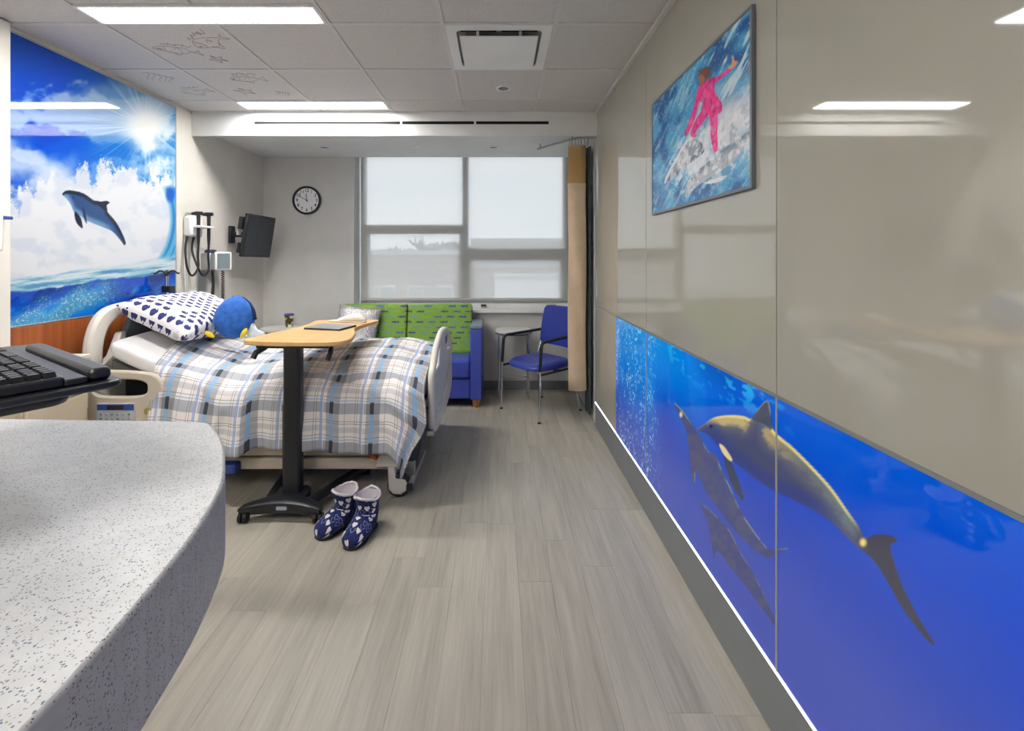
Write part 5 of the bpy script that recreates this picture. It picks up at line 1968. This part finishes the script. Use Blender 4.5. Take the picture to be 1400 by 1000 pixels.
# curved front foot, viewed in plan, with arched underside
def crossbar(u, v):
    x = -1.455 + 0.47 * u
    c = (u - 0.5) * 2
    yy = 2.585 + 0.05 * (1 - c * c)
    wz = 0.035 + 0.035 * (1 - c * c)
    top_ = 0.088 + 0.032 * (1 - abs(c) ** 1.7)
    bot = 0.052 + 0.0 * c
    bot = 0.060 if abs(c) > 0.74 else 0.042
    a = 2 * math.pi * v
    k = (abs(math.cos(a)) ** 4 + abs(math.sin(a)) ** 4) ** (-0.25)
    e = 1.0 if 0.02 < u < 0.98 else 0.55
    return Vector((x, yy + wz * 0.75 * math.cos(a) * k * e, (top_ + bot) / 2 + (top_ - bot) / 2 * math.sin(a) * k * e))


cbm = MB().grid(crossbar, 40, 21)
cbm.f.append(tuple(range(21))[::-1])
cbm.f.append(tuple(39 * 21 + k for k in range(21)))
part('front_foot', cbm, m_dark2, ot_, smooth='auto')
for (p0, p1, p2) in (((-1.10, 2.64, 0.075), (-1.02, 2.85, 0.07), (-0.90, 3.16, 0.065)), ((-1.32, 2.64, 0.075), (-1.36, 2.85, 0.07), (-1.41, 3.16, 0.065))):
    part('rear_leg', MB().tube(catmull([p0, p1, p2], 8), 0.030, 10), m_dark2, ot_, smooth='auto')
part('hub_block', MB().prism(rrect(-1.31, -1.12, 2.63, 2.80, 0.05), 0.05, 0.112, 'xy'), m_dark2, ot_, 0.012)
part('badge', MB().prism(rrect(-1.245, -1.185, 0.072, 0.092, 0.006), 2.5815, 2.60, 'xz'), paint('badge_lilac', (176, 178, 206), 0.4), ot_)
for (x, y) in ((-1.43, 2.588), (-1.01, 2.588), (-0.90, 3.16), (-1.41, 3.16)):
    c_ = part('caster', MB().box(x - 0.012, x + 0.012, y - 0.012, y + 0.012, 0.045, 0.068), m_dark, ot_)
    for s_ in (-1, 1):
        part('wheel', MB().cyl((x + s_ * 0.005, y, 0.029), (x + s_ * 0.024, y, 0.029), 0.029, 20), m_dark, c_, 0.003)

# things on the table
ztop = zt + 0.028
tb = thing('tablet', 'flat grey tablet lying on the overbed table', 'tablet', (-1.13, 3.11, ztop))
rt = Matrix.Rotation(math.radians(-14), 3, 'Z')
def tbx(x0, x1, y0, y1, z0, z1):
    mb = MB().box(x0, x1, y0, y1, z0, z1, rt, (0, 0, 0))
    mb.v = [tuple(Vector(p) + Vector((-1.13, 3.11, ztop))) for p in mb.v]
    return mb
part('case', tbx(-0.135, 0.135, -0.10, 0.10, 0, 0.010), m_dark, tb, 0.003)
part('cover', tbx(-0.134, 0.134, -0.099, 0.099, 0.010, 0.014), m_laptop, tb, 0.002)
hc = thing('folded_cap', 'soft white folded cap lying on the far end of the overbed table', 'cap', (-1.08, 3.40, ztop))
def capf(u, v):
    a = 2 * math.pi * v
    x, r = -1.0 + 2.0 * u, max(0.0, 1 - (abs(-1 + 2 * u)) ** 2.6) ** 0.5
    zz = math.sin(a)
    return Vector((-1.085 + 0.125 * x, 3.40 + 0.055 * r * math.cos(a) - 0.03 * x, ztop + 0.001 + (0.026 + 0.010 * math.sin(x * 2.2 + 0.4)) * r * (zz + 1)))
part('crown', MB().grid(capf, 22, 21), paint('soft_white_knit', (222, 214, 206), 0.9), hc, smooth=True)
part('brim', MB().prism([(p.x, p.y) for p in catmull([(-1.22, 3.45, 0), (-1.25, 3.40, 0), (-1.17, 3.37, 0), (-1.02, 3.325, 0), (-0.97, 3.34, 0), (-0.99, 3.39, 0)], 5, True)], ztop + 0.0005, ztop + 0.012, 'xy'), paint('cap_brim_cream', (206, 188, 168), 0.9), hc, 0.004)

# ================================================================== SLIPPER BOOTS
def boot(label, toe, heel, seed):
    toe, heel = Vector(toe), Vector(heel)
    d = (toe - heel)
    L = d.length
    ang = math.atan2(d.y, d.x)
    t = thing('slipper_boot', label, 'boot', (heel.x, heel.y, 0), ang, group='slipper boots on the floor')
    rr = random.Random(seed)
    # centre line in local xz, radii across y and along the section
    sec = [((0.052, 0.222), (1, 0), 0.066, 0.066), ((0.050, 0.190), (1, 0), 0.062, 0.062), ((0.048, 0.160), (1, 0.02), 0.059, 0.059),
           ((0.047, 0.128), (1, 0.10), 0.058, 0.060), ((0.052, 0.100), (0.93, 0.36), 0.060, 0.066), ((0.068, 0.078), (0.72, 0.69), 0.063, 0.072),
           ((0.095, 0.060), (0.36, 0.93), 0.064, 0.061), ((0.130, 0.052), (0.15, 0.99), 0.066, 0.053), ((0.165, 0.045), (0.05, 1), 0.066, 0.046),
           ((0.195, 0.040), (0, 1), 0.060, 0.040), ((0.218, 0.034), (0, 1), 0.044, 0.031), ((0.228, 0.029), (0, 1), 0.020, 0.016)]
    sec = [((cx_, 0.878 * cz_ if cz_ > 0.09 else cz_), e_, ry_, re_) for (cx_, cz_), e_, ry_, re_ in sec]
    k = L / 0.228
    n = 25
    vs_, uv = [], []
    ss = 0
    for i, ((cx, cz), (ex, ez), ry, re) in enumerate(sec):
        if i:
            ss += math.hypot(cx - sec[i - 1][0][0], cz - sec[i - 1][0][1])
        for j in range(n):
            a = 2 * math.pi * j / (n - 1) - math.pi
            wob = 1 + 0.05 * mnoise.noise(Vector((i * 0.5 + seed, math.cos(a), math.sin(a))))
            x = cx + ex * math.cos(a) * re * wob
            z = cz + ez * math.cos(a) * re * wob
            y = math.sin(a) * ry * wob
            vs_.append((x * k, y, max(0.004, z)))
            uv.append((0.5 + a * ry * 0.95, 0.5 - ss))
    fs = []
    for i in range(len(sec) - 1):
        for j in range(n - 1):
            fs.append((i * n + j, i * n + j + 1, (i + 1) * n + j + 1, (i + 1) * n + j))
    fs.append(tuple((len(sec) - 1) * n + j for j in range(n - 1)))
    me = bpy.data.meshes.new('boot_upper')
    me.from_pydata(vs_, [], fs)
    ul = me.uv_layers.new(name='UVMap')
    li = np.zeros(len(me.loops), np.int32)
    me.loops.foreach_get('vertex_index', li)
    ul.data.foreach_set('uv', np.array(uv)[li].astype(np.float32).ravel())
    for p_ in me.polygons:
        p_.use_smooth = True
    me.materials.append(m_boot)
    o = bpy.data.objects.new('boot_upper', me)
    COL.objects.link(o)
    o.parent = t
    o.modifiers.new('sub', 'SUBSURF').render_levels = 2
    # fleece lining and rolled cuff
    cz0 = 0.195
    ringp = [(0.052 * k + 0.066 * k * math.cos(a), 0.066 * math.sin(a), cz0 + 0.010 * math.cos(2 * a)) for a in np.linspace(0, 2 * math.pi, 28, endpoint=False)]
    part('fleece_cuff', MB().tube([Vector(p) + Vector((rr.uniform(-.002, .002), rr.uniform(-.002, .002), rr.uniform(-.003, .003))) for p in ringp], 0.007, 8, closed=True), m_fleece, t, smooth=True, local=True)
    lin_ = MB()
    lp = []
    for (rz, rs) in ((0.197, 0.062), (0.165, 0.056), (0.13, 0.050), (0.10, 0.044)):
        lp.append([(0.052 * k + rs * math.cos(a), rs * math.sin(a), rz) for a in np.linspace(0, 2 * math.pi, 24, endpoint=False)])
    vv = [p for rgx in lp for p in rgx]
    ff = [(i * 24 + j, i * 24 + (j + 1) % 24, (i + 1) * 24 + (j + 1) % 24, (i + 1) * 24 + j) for i in range(3) for j in range(24)]
    ff.append(tuple(3 * 24 + j for j in range(24)))
    lin_.add(vv, ff)
    part('fleece_lining', lin_, m_fleece, t, smooth=True, local=True)
    sole = catmull([(-0.012, 0, 0), (0.01, 0.042, 0), (0.08 * k, 0.046, 0), (0.16 * k, 0.056, 0), (0.215 * k, 0.036, 0), (0.228 * k, 0, 0), (0.215 * k, -0.036, 0), (0.16 * k, -0.056, 0), (0.08 * k, -0.046, 0), (0.01, -0.042, 0)], 5, True)
    part('sole', MB().prism([(p.x, p.y) for p in sole], 0.0, 0.012, 'xy'), m_dark, t, 0.003, local=True)


boot('navy slipper boot with white hearts, the one touching the table caster', (-0.955, 2.425, 0), (-0.825, 2.615, 0), 3)
boot('navy slipper boot with white hearts, the one farther from the table caster', (-0.762, 2.335, 0), (-0.700, 2.57, 0), 9)

# ================================================================== COUNTER
ctz = 1.05
cnt = thing('nurse_counter', 'pale speckled counter with a rounded corner, under the keyboard tray', 'counter', (-1.3, 0.4, 0))
edge = [(-0.441, -0.4), (-0.441, 0.1), (-0.441, 0.43), (-0.446, 0.50), (-0.4526, 0.56), (-0.464, 0.634), (-0.480, 0.721), (-0.506, 0.815), (-0.5405, 0.908), (-0.5985, 1.011), (-0.653, 1.095), (-0.7096, 1.164), (-0.7685, 1.226)]
ec = [(p.x, p.y) for p in catmull([(a, b, 0) for a, b in edge], 4)]
outl = ec + [(-0.80, 1.236), (-0.948, 1.244), (-1.36, 1.259), (-2.35, 1.30), (-2.35, -0.4)]
part('counter_top', MB().prism(outl, ctz - 0.17, ctz, 'xy'), m_speckle, cnt, 0.006)
inn = [(-0.75, -0.3), (-0.75, 0.5), (-0.84, 0.85), (-1.0, 1.08), (-2.25, 1.18), (-2.25, -0.3)]
part('pedestal', MB().prism(inn, 0.08, ctz - 0.17, 'xy'), m_cab, cnt, 0.004)
part('plinth', MB().prism([(x + (0.05 if x > -1.5 else 0) * -1, y - (0.05 if y > 0.4 else 0)) for x, y in inn], 0, 0.08, 'xy'), m_base_grey, cnt)

# ------------------------------------------------------------------ keyboard tray and keyboard
kz = CZ - 0.197
tray = thing('keyboard_tray', 'black keyboard tray on an arm above the speckled counter', 'keyboard tray', (-1.62, 0.95, ctz))
uu = Vector((-0.835, 0.55, 0)).normalized()      # along the keys
vv = Vector((-0.55, -0.835, 0)).normalized()     # across towards the counter edge
corner = Vector((-0.703, 0.832, 0))


def KP(a, b, z):
    p = corner + uu * a + vv * b
    return (p.x, p.y, z)


def kprism(mb, outline, z0, z1):
    n = len(outline)
    vs_ = [KP(a, b, z0) for a, b in outline] + [KP(a, b, z1) for a, b in outline]
    fs = [tuple(range(n))[::-1], tuple(range(n, 2 * n))] + [(i, (i + 1) % n, n + (i + 1) % n, n + i) for i in range(n)]
    return mb.add(vs_, fs)


to = rrect(-0.022, 0.60, -0.018, 0.27, 0.025)
part('tray_board', kprism(MB(), to, kz - 0.036, kz - 0.024), m_dark2, tray, 0.004)
part('tray_keel', kprism(MB(), rrect(0.03, 0.55, 0.04, 0.22, 0.03), kz - 0.062, kz - 0.036), m_dark, tray, 0.010)
pz = ctz
pp = KP(0.60, 0.42, 0)
part('arm_pole', MB().cyl((pp[0], pp[1], ctz), (pp[0], pp[1], kz + 0.25), 0.025, 18), m_dark2, tray, smooth='auto')
part('pole_base', MB().lathe([(0.07, ctz), (0.07, ctz + 0.012), (0.03, ctz + 0.02)], (pp[0], pp[1], 0), 24), m_dark2, tray, smooth='auto')
q0 = KP(0.42, 0.16, kz - 0.055)
part('arm', MB().tube([q0, (pp[0], pp[1], kz - 0.055)], 0.020, 12), m_dark2, tray, smooth='auto')

kb = thing('keyboard', 'black keyboard with a raised wrist rest, lying on the black tray', 'keyboard', KP(0.25, 0.1, kz - 0.024))
part('shell', kprism(MB(), rrect(0.0, 0.50, 0.058, 0.225, 0.008), kz - 0.024, kz - 0.006), m_keytop, kb, 0.004)
part('wrist_rest', kprism(MB(), rrect(0.002, 0.43, -0.006, 0.026, 0.010), kz - 0.024, kz - 0.001), m_keytop, kb, 0.007)
part('front_slope', kprism(MB(), rrect(0.0, 0.50, 0.028, 0.060, 0.004), kz - 0.024, kz - 0.012), m_keytop, kb, 0.003)
key_me = None
KW = 0.0188
kroot = kb.location.copy()
rz = math.atan2(uu.y, uu.x)
km = MB()
vs_ = []
for (h, s_) in ((0.0, 0.0089), (0.0095, 0.0068)):
    vs_ += [(-s_, -s_, h), (s_, -s_, h), (s_, s_, h), (-s_, s_, h)]
km.add(vs_, [(3, 2, 1, 0), (4, 5, 6, 7), (0, 1, 5, 4), (1, 2, 6, 5), (2, 3, 7, 6), (3, 0, 4, 7)])
key_me = mesh_of('key', km)
key_me.materials.append(m_key)
bpy.context.view_layer.update()
for r in range(6):
    b = 0.075 + r * 0.0192 + (0.010 if r == 5 else 0)
    c = 0
    a = 0.022
    while a < 0.478:
        gap = (0.082 < a < 0.090) or (0.150 < a < 0.158)
        wide = 1.0
        if r == 0 and 0.24 < a < 0.26:
            wide = 5.5
        if a + KW * wide > 0.49:
            break
        # blocks: numeric pad, arrow block, main block
        if 0.094 < a < 0.106:
            a = 0.107
        if 0.163 < a < 0.176:
            a = 0.177
        ky = bpy.data.objects.new('key', key_me)
        COL.objects.link(ky)
        p = Vector(KP(a + KW * (wide - 1) / 2, b, kz - 0.007))
        ky.location = p - kroot
        ky.rotation_euler = (0, 0, rz)
        ky.scale = (1 + (wide - 1) * 1.05, 1, 1)
        ky.parent = kb
        a += KW * wide + 0.0003

# ================================================================== SOFA
sofa = thing('sofa', 'blue two seat sofa with green fish print back cushions under the window', 'sofa', (-0.98, 4.85, 0))
SXL, SXR = -1.80, -0.160
AW = 0.115
SYF, SYB = 4.53, 5.10
part('base', MB().box(SXL + AW, SXR - AW, SYF + 0.03, SYB, 0.085, 0.285), m_bluevinyl, sofa, 0.015)
xm = (SXL + SXR) / 2
for (a, b) in ((SXL + AW, xm), (xm, SXR - AW)):
    part('seat_cushion', MB().box(a + 0.003, b - 0.003, SYF + 0.01, SYB - 0.10, 0.29, 0.475), m_bluevinyl, sofa, 0.028)
    # back cushion, leaning slightly
    def bk(u, v, a=a, b=b):
        w = 2 * math.pi * v
        k = (abs(math.cos(w)) ** 6 + abs(math.sin(w)) ** 6) ** (-1 / 6)
        z = 0.47 + 0.51 * u
        e = 1.0
        if u > 0.94:
            e = 1 - 0.35 * ((u - 0.94) / 0.06) ** 2
        if u < 0.04:
            e = 1 - 0.2 * ((0.04 - u) / 0.04) ** 2
        y0 = 4.93 + 0.10 * u
        cxm = (a + b) / 2
        return Vector((cxm + ((b - a) / 2 - 0.004) * math.cos(w) * k * (1 - (1 - e) * 0.12), y0 + 0.062 * math.sin(w) * k * e, z))
    bm_ = MB().grid(bk, 24, 41)
    bm_.f.append(tuple(range(41))[::-1])
    bm_.f.append(tuple(23 * 41 + k for k in range(41)))
    part('back_cushion', bm_, m_green, sofa, smooth='auto', label='green upholstered back with small blue fish')
part('back_frame', MB().box(SXL + 0.02, SXR - 0.02, SYB - 0.01, SYB + 0.02, 0.10, 0.80), m_bluevinyl, sofa, 0.01)
for (a, b) in ((SXL, SXL + AW), (SXR - AW, SXR)):
    ar = part('arm', MB().box(a, b, SYF, SYB, 0.085, 0.78), m_bluevinyl, sofa, 0.012)
    part('arm_cap', MB().box(a - 0.004, b + 0.004, SYF - 0.006, SYB, 0.78, 0.815), m_armcap, ar, 0.012)
    for y in (SYF + 0.04, SYB - 0.08):
        part('foot', MB().tube([((a + b) / 2, y + 0.02, 0.0), ((a + b) / 2, y + 0.02, 0.086)], [0.032, 0.042], 4), m_footwood, sofa)
pillow('throw_pillow', 0.44, 0.50, 0.14, m_sparkle, (-1.47, 4.785, 0.735), (math.radians(72), math.radians(8), math.radians(6)), 'silvery sequinned throw pillow leaning on the sofa back', 'pillow', 4)

# ================================================================== SIDE CHAIR
ch = thing('side_chair', 'cobalt blue vinyl armchair with chrome legs beside the curtain', 'chair', (0.405, 4.50, 0), math.radians(-50.7))
L_ = dict(local=True)
W2, YF, YR = 0.265, -0.265, 0.275
def seatf(u, v):
    w = 2 * math.pi * v
    e = 4.0
    k = (abs(math.cos(w)) ** e + abs(math.sin(w)) ** e) ** (-1 / e)
    # u: 0 underside centre .. 1 top centre
    if u < 0.5:
        r, zz = u * 2, 0.0
    else:
        r, zz = (1 - u) * 2, 1.0
    r = r ** 0.45
    x, y = 0.245 * math.cos(w) * k * r, 0.252 * math.sin(w) * k * r
    y -= 0.02 * (1 - (x / 0.25) ** 2) * max(0.0, -y / 0.25)
    top_ = 0.512 - 0.030 * max(0.0, -y / 0.27) ** 3 - 0.018 * max(0.0, 1 - (x / 0.22) ** 2) * max(0.0, 1 - (y / 0.24) ** 2)
    top_ -= 0.028 * r ** 12
    bot = 0.432 + 0.016 * r ** 12
    return Vector((x, y, bot if zz == 0 else top_))


part('seat', MB().grid(seatf, 40, 49), m_chairvinyl, ch, smooth='auto', local=True)
def backf(u, v):
    w = 2 * math.pi * v
    k = (abs(math.cos(w)) ** 5 + abs(math.sin(w)) ** 5) ** (-1 / 5)
    z = 0.60 + 0.39 * u
    hw_ = 0.225 + 0.012 * math.sin(u * math.pi)
    cap_ = 1.0
    if u > 0.9:
        cap_ = 1 - 0.22 * ((u - 0.9) / 0.1) ** 2
    if u < 0.1:
        cap_ = 1 - 0.22 * ((0.1 - u) / 0.1) ** 2
    x = hw_ * math.cos(w) * k * (1 - (1 - cap_) * 0.5)
    y = 0.235 + 0.075 * u + 0.022 * math.sin(w) * k * cap_ - 0.03 * (1 - (x / 0.23) ** 2) * -1
    return Vector((x, y, z))
bm_ = MB().grid(backf, 26, 41)
bm_.f.append(tuple(range(41))[::-1])
bm_.f.append(tuple(25 * 41 + k for k in range(41)))
part('backrest', bm_, m_chairvinyl, ch, smooth='auto', local=True)
for s_ in (-1, 1):
    part('leg', MB().tube([(s_ * W2, YF, 0.012), (s_ * W2, YF + 0.01, 0.46)], 0.012, 12), m_chrome, ch, smooth='auto', local=True)
    part('leg', MB().tube(catmull([(s_ * W2, YR + 0.02, 0.012), (s_ * (W2 - 0.008), YR - 0.06, 0.35), (s_ * (W2 - 0.015), YR - 0.06, 0.48), (s_ * 0.236, YR + 0.02, 0.70)], 5), 0.012, 12), m_chrome, ch, smooth='auto', local=True)
    part('arm', MB().tube(arc_path([(s_ * W2, YF + 0.01, 0.46), (s_ * W2, YF + 0.03, 0.72), (s_ * (W2 - 0.02), 0.26, 0.735)], 0.05), 0.015, 12), m_dark2, ch, smooth='auto', local=True)
    for y in (YF, YR + 0.02):
        part('glide', MB().cyl((s_ * W2, y, 0.0), (s_ * W2, y, 0.014), 0.015, 12), m_dark, ch, smooth='auto', local=True)
    part('side_rail', MB().tube([(s_ * W2, YF + 0.01, 0.43), (s_ * (W2 - 0.012), YR - 0.06, 0.43)], 0.011, 10), m_dark2, ch, smooth='auto', local=True)
    part('seat_bracket', MB().box(min(s_ * 0.20, s_ * 0.262), max(s_ * 0.20, s_ * 0.262), -0.02, 0.02, 0.425, 0.44), m_dark, ch, local=True)
part('back_bar', MB().tube([(-0.236, 0.292, 0.69), (0.236, 0.292, 0.69)], 0.010, 10), m_dark2, ch, smooth='auto', local=True)


# ================================================================== ROUND SIDE TABLES
def side_table(label, x, y, h, r, a0):
    t = thing('side_table', label, 'table', (x, y, 0), a0, group='round white side tables')
    part('table_top', MB().lathe([(r - 0.02, h - 0.035), (r - 0.006, h - 0.03), (r, h - 0.014), (r - 0.004, h), (0.001, h + 0.001)], (0, 0, 0), 40), paint('side_table_white', (214, 212, 208), 0.35), t, smooth='auto', local=True)
    part('rim', MB().tube([(r * 0.98 * math.cos(a), r * 0.98 * math.sin(a), h - 0.034) for a in np.linspace(0, 2 * math.pi, 40, endpoint=False)], 0.006, 6, closed=True), m_dark2, t, smooth=True, local=True)
    for s_ in (-1, 1):
        w = r * 0.80
        part('leg', MB().tube(arc_path([(s_ * w, -r * 0.62, h - 0.03), (s_ * w, -r * 0.62, 0.011), (s_ * w, r * 0.62, 0.011), (s_ * w, r * 0.62, h - 0.03)], 0.04), 0.011, 10), m_chrome, t, smooth='auto', local=True)
    part('stretcher', MB().tube([(-r * 0.80, r * 0.62, 0.18), (r * 0.80, r * 0.62, 0.18)], 0.009, 10), m_chrome, t, smooth='auto', local=True)
    part('under_frame', MB().box(-r * 0.78, r * 0.78, -0.02, 0.02, h - 0.05, h - 0.035), m_dark2, t, local=True)


side_table('round white side table with chrome legs between the sofa and the blue chair', 0.165, 4.93, 0.72, 0.195, 0.0)
side_table('round white side table in the corner under the wall clock', -2.33, 4.93, 0.74, 0.195, 0.0)
cup = thing('paper_cup', 'tall paper cup with a purple top on the round corner table', 'cup', (-2.245, 4.95, 0.741))
part('cup_body', MB().lathe([(0.034, 0.741), (0.047, 0.868)], (-2.245, 4.95, 0), 24), m_cup, cup, smooth='auto')
part('cup_lid', MB().lathe([(0.050, 0.866), (0.051, 0.878), (0.044, 0.885), (0.012, 0.888)], (-2.245, 4.95, 0), 24), m_purple, cup, smooth='auto')


# ================================================================== CURTAINS AND TRACK
def curtain(name, label, path, z0, zmid, z1, mlow, mtop, seed):
    t = thing(name, label, 'curtain', (path[0][0], path[0][1], z0))
    cur = catmull([(x, y, 0) for x, y in path], 8)
    n = len(cur)

    def fn(za, zb):
        def f(u, v):
            i = min(int(round(u * (n - 1))), n - 1)
            p = cur[i]
            z = za + (zb - za) * v
            k = 0.004 * math.sin(z * 5 + i * 0.3 + seed)
            return Vector((p.x + k, p.y + k, z))
        return f
    a = part('drape', MB().grid(fn(z0, zmid), n, 14), mlow, t, smooth=True)
    s1 = a.modifiers.new('thickness', 'SOLIDIFY')
    s1.thickness = 0.003
    b = part('netting', MB().grid(fn(zmid, z1), n, 5), mtop, t, smooth=True)
    return t


curtain('privacy_curtain', 'tan privacy curtain with a netting top, bunched at the end of its track',
        [(0.632, 4.16), (0.70, 4.145), (0.765, 4.15), (0.795, 4.18), (0.775, 4.23), (0.68, 4.24), (0.66, 4.27), (0.70, 4.30), (0.79, 4.30)], 0.285, 2.16, 2.50, m_tan, m_net, 0)
curtain('window_drape', 'grey green drape hanging behind the tan curtain',
        [(0.822, 4.18), (0.848, 4.20), (0.818, 4.22), (0.848, 4.245), (0.816, 4.265), (0.85, 4.29), (0.815, 4.31), (0.85, 4.34)], 0.06, 2.14, 2.50, m_greycurt, m_greycurt, 2)
tk = thing('curtain_track', 'thin curved white curtain track under the soffit', 'curtain track', (0.5, 4.3, 2.55))
part('rail', MB().tube(catmull([(0.40, 4.62, 2.575), (0.56, 4.40, 2.575), (0.68, 4.24, 2.575), (0.78, 4.17, 2.575), (0.86, 4.15, 2.575)], 8), 0.012, 8), m_grey_metal, tk, smooth=True)
for (x, y) in ((0.42, 4.59), (0.68, 4.24), (0.84, 4.155)):
    part('hanger', MB().cyl((x, y, 2.58), (x, y, ZSOF), 0.006, 8), m_grey_metal, tk)
for k in range(7):
    x = 0.645 + 0.028 * k
    y = 4.20 + 0.012 * math.sin(k * 2)
    part('curtain_hook', MB().tube([(x, y, 2.575), (x + 0.004, y, 2.54), (x, y, 2.50)], 0.004, 6), m_grey_metal, tk)

bpy.context.view_layer.update()
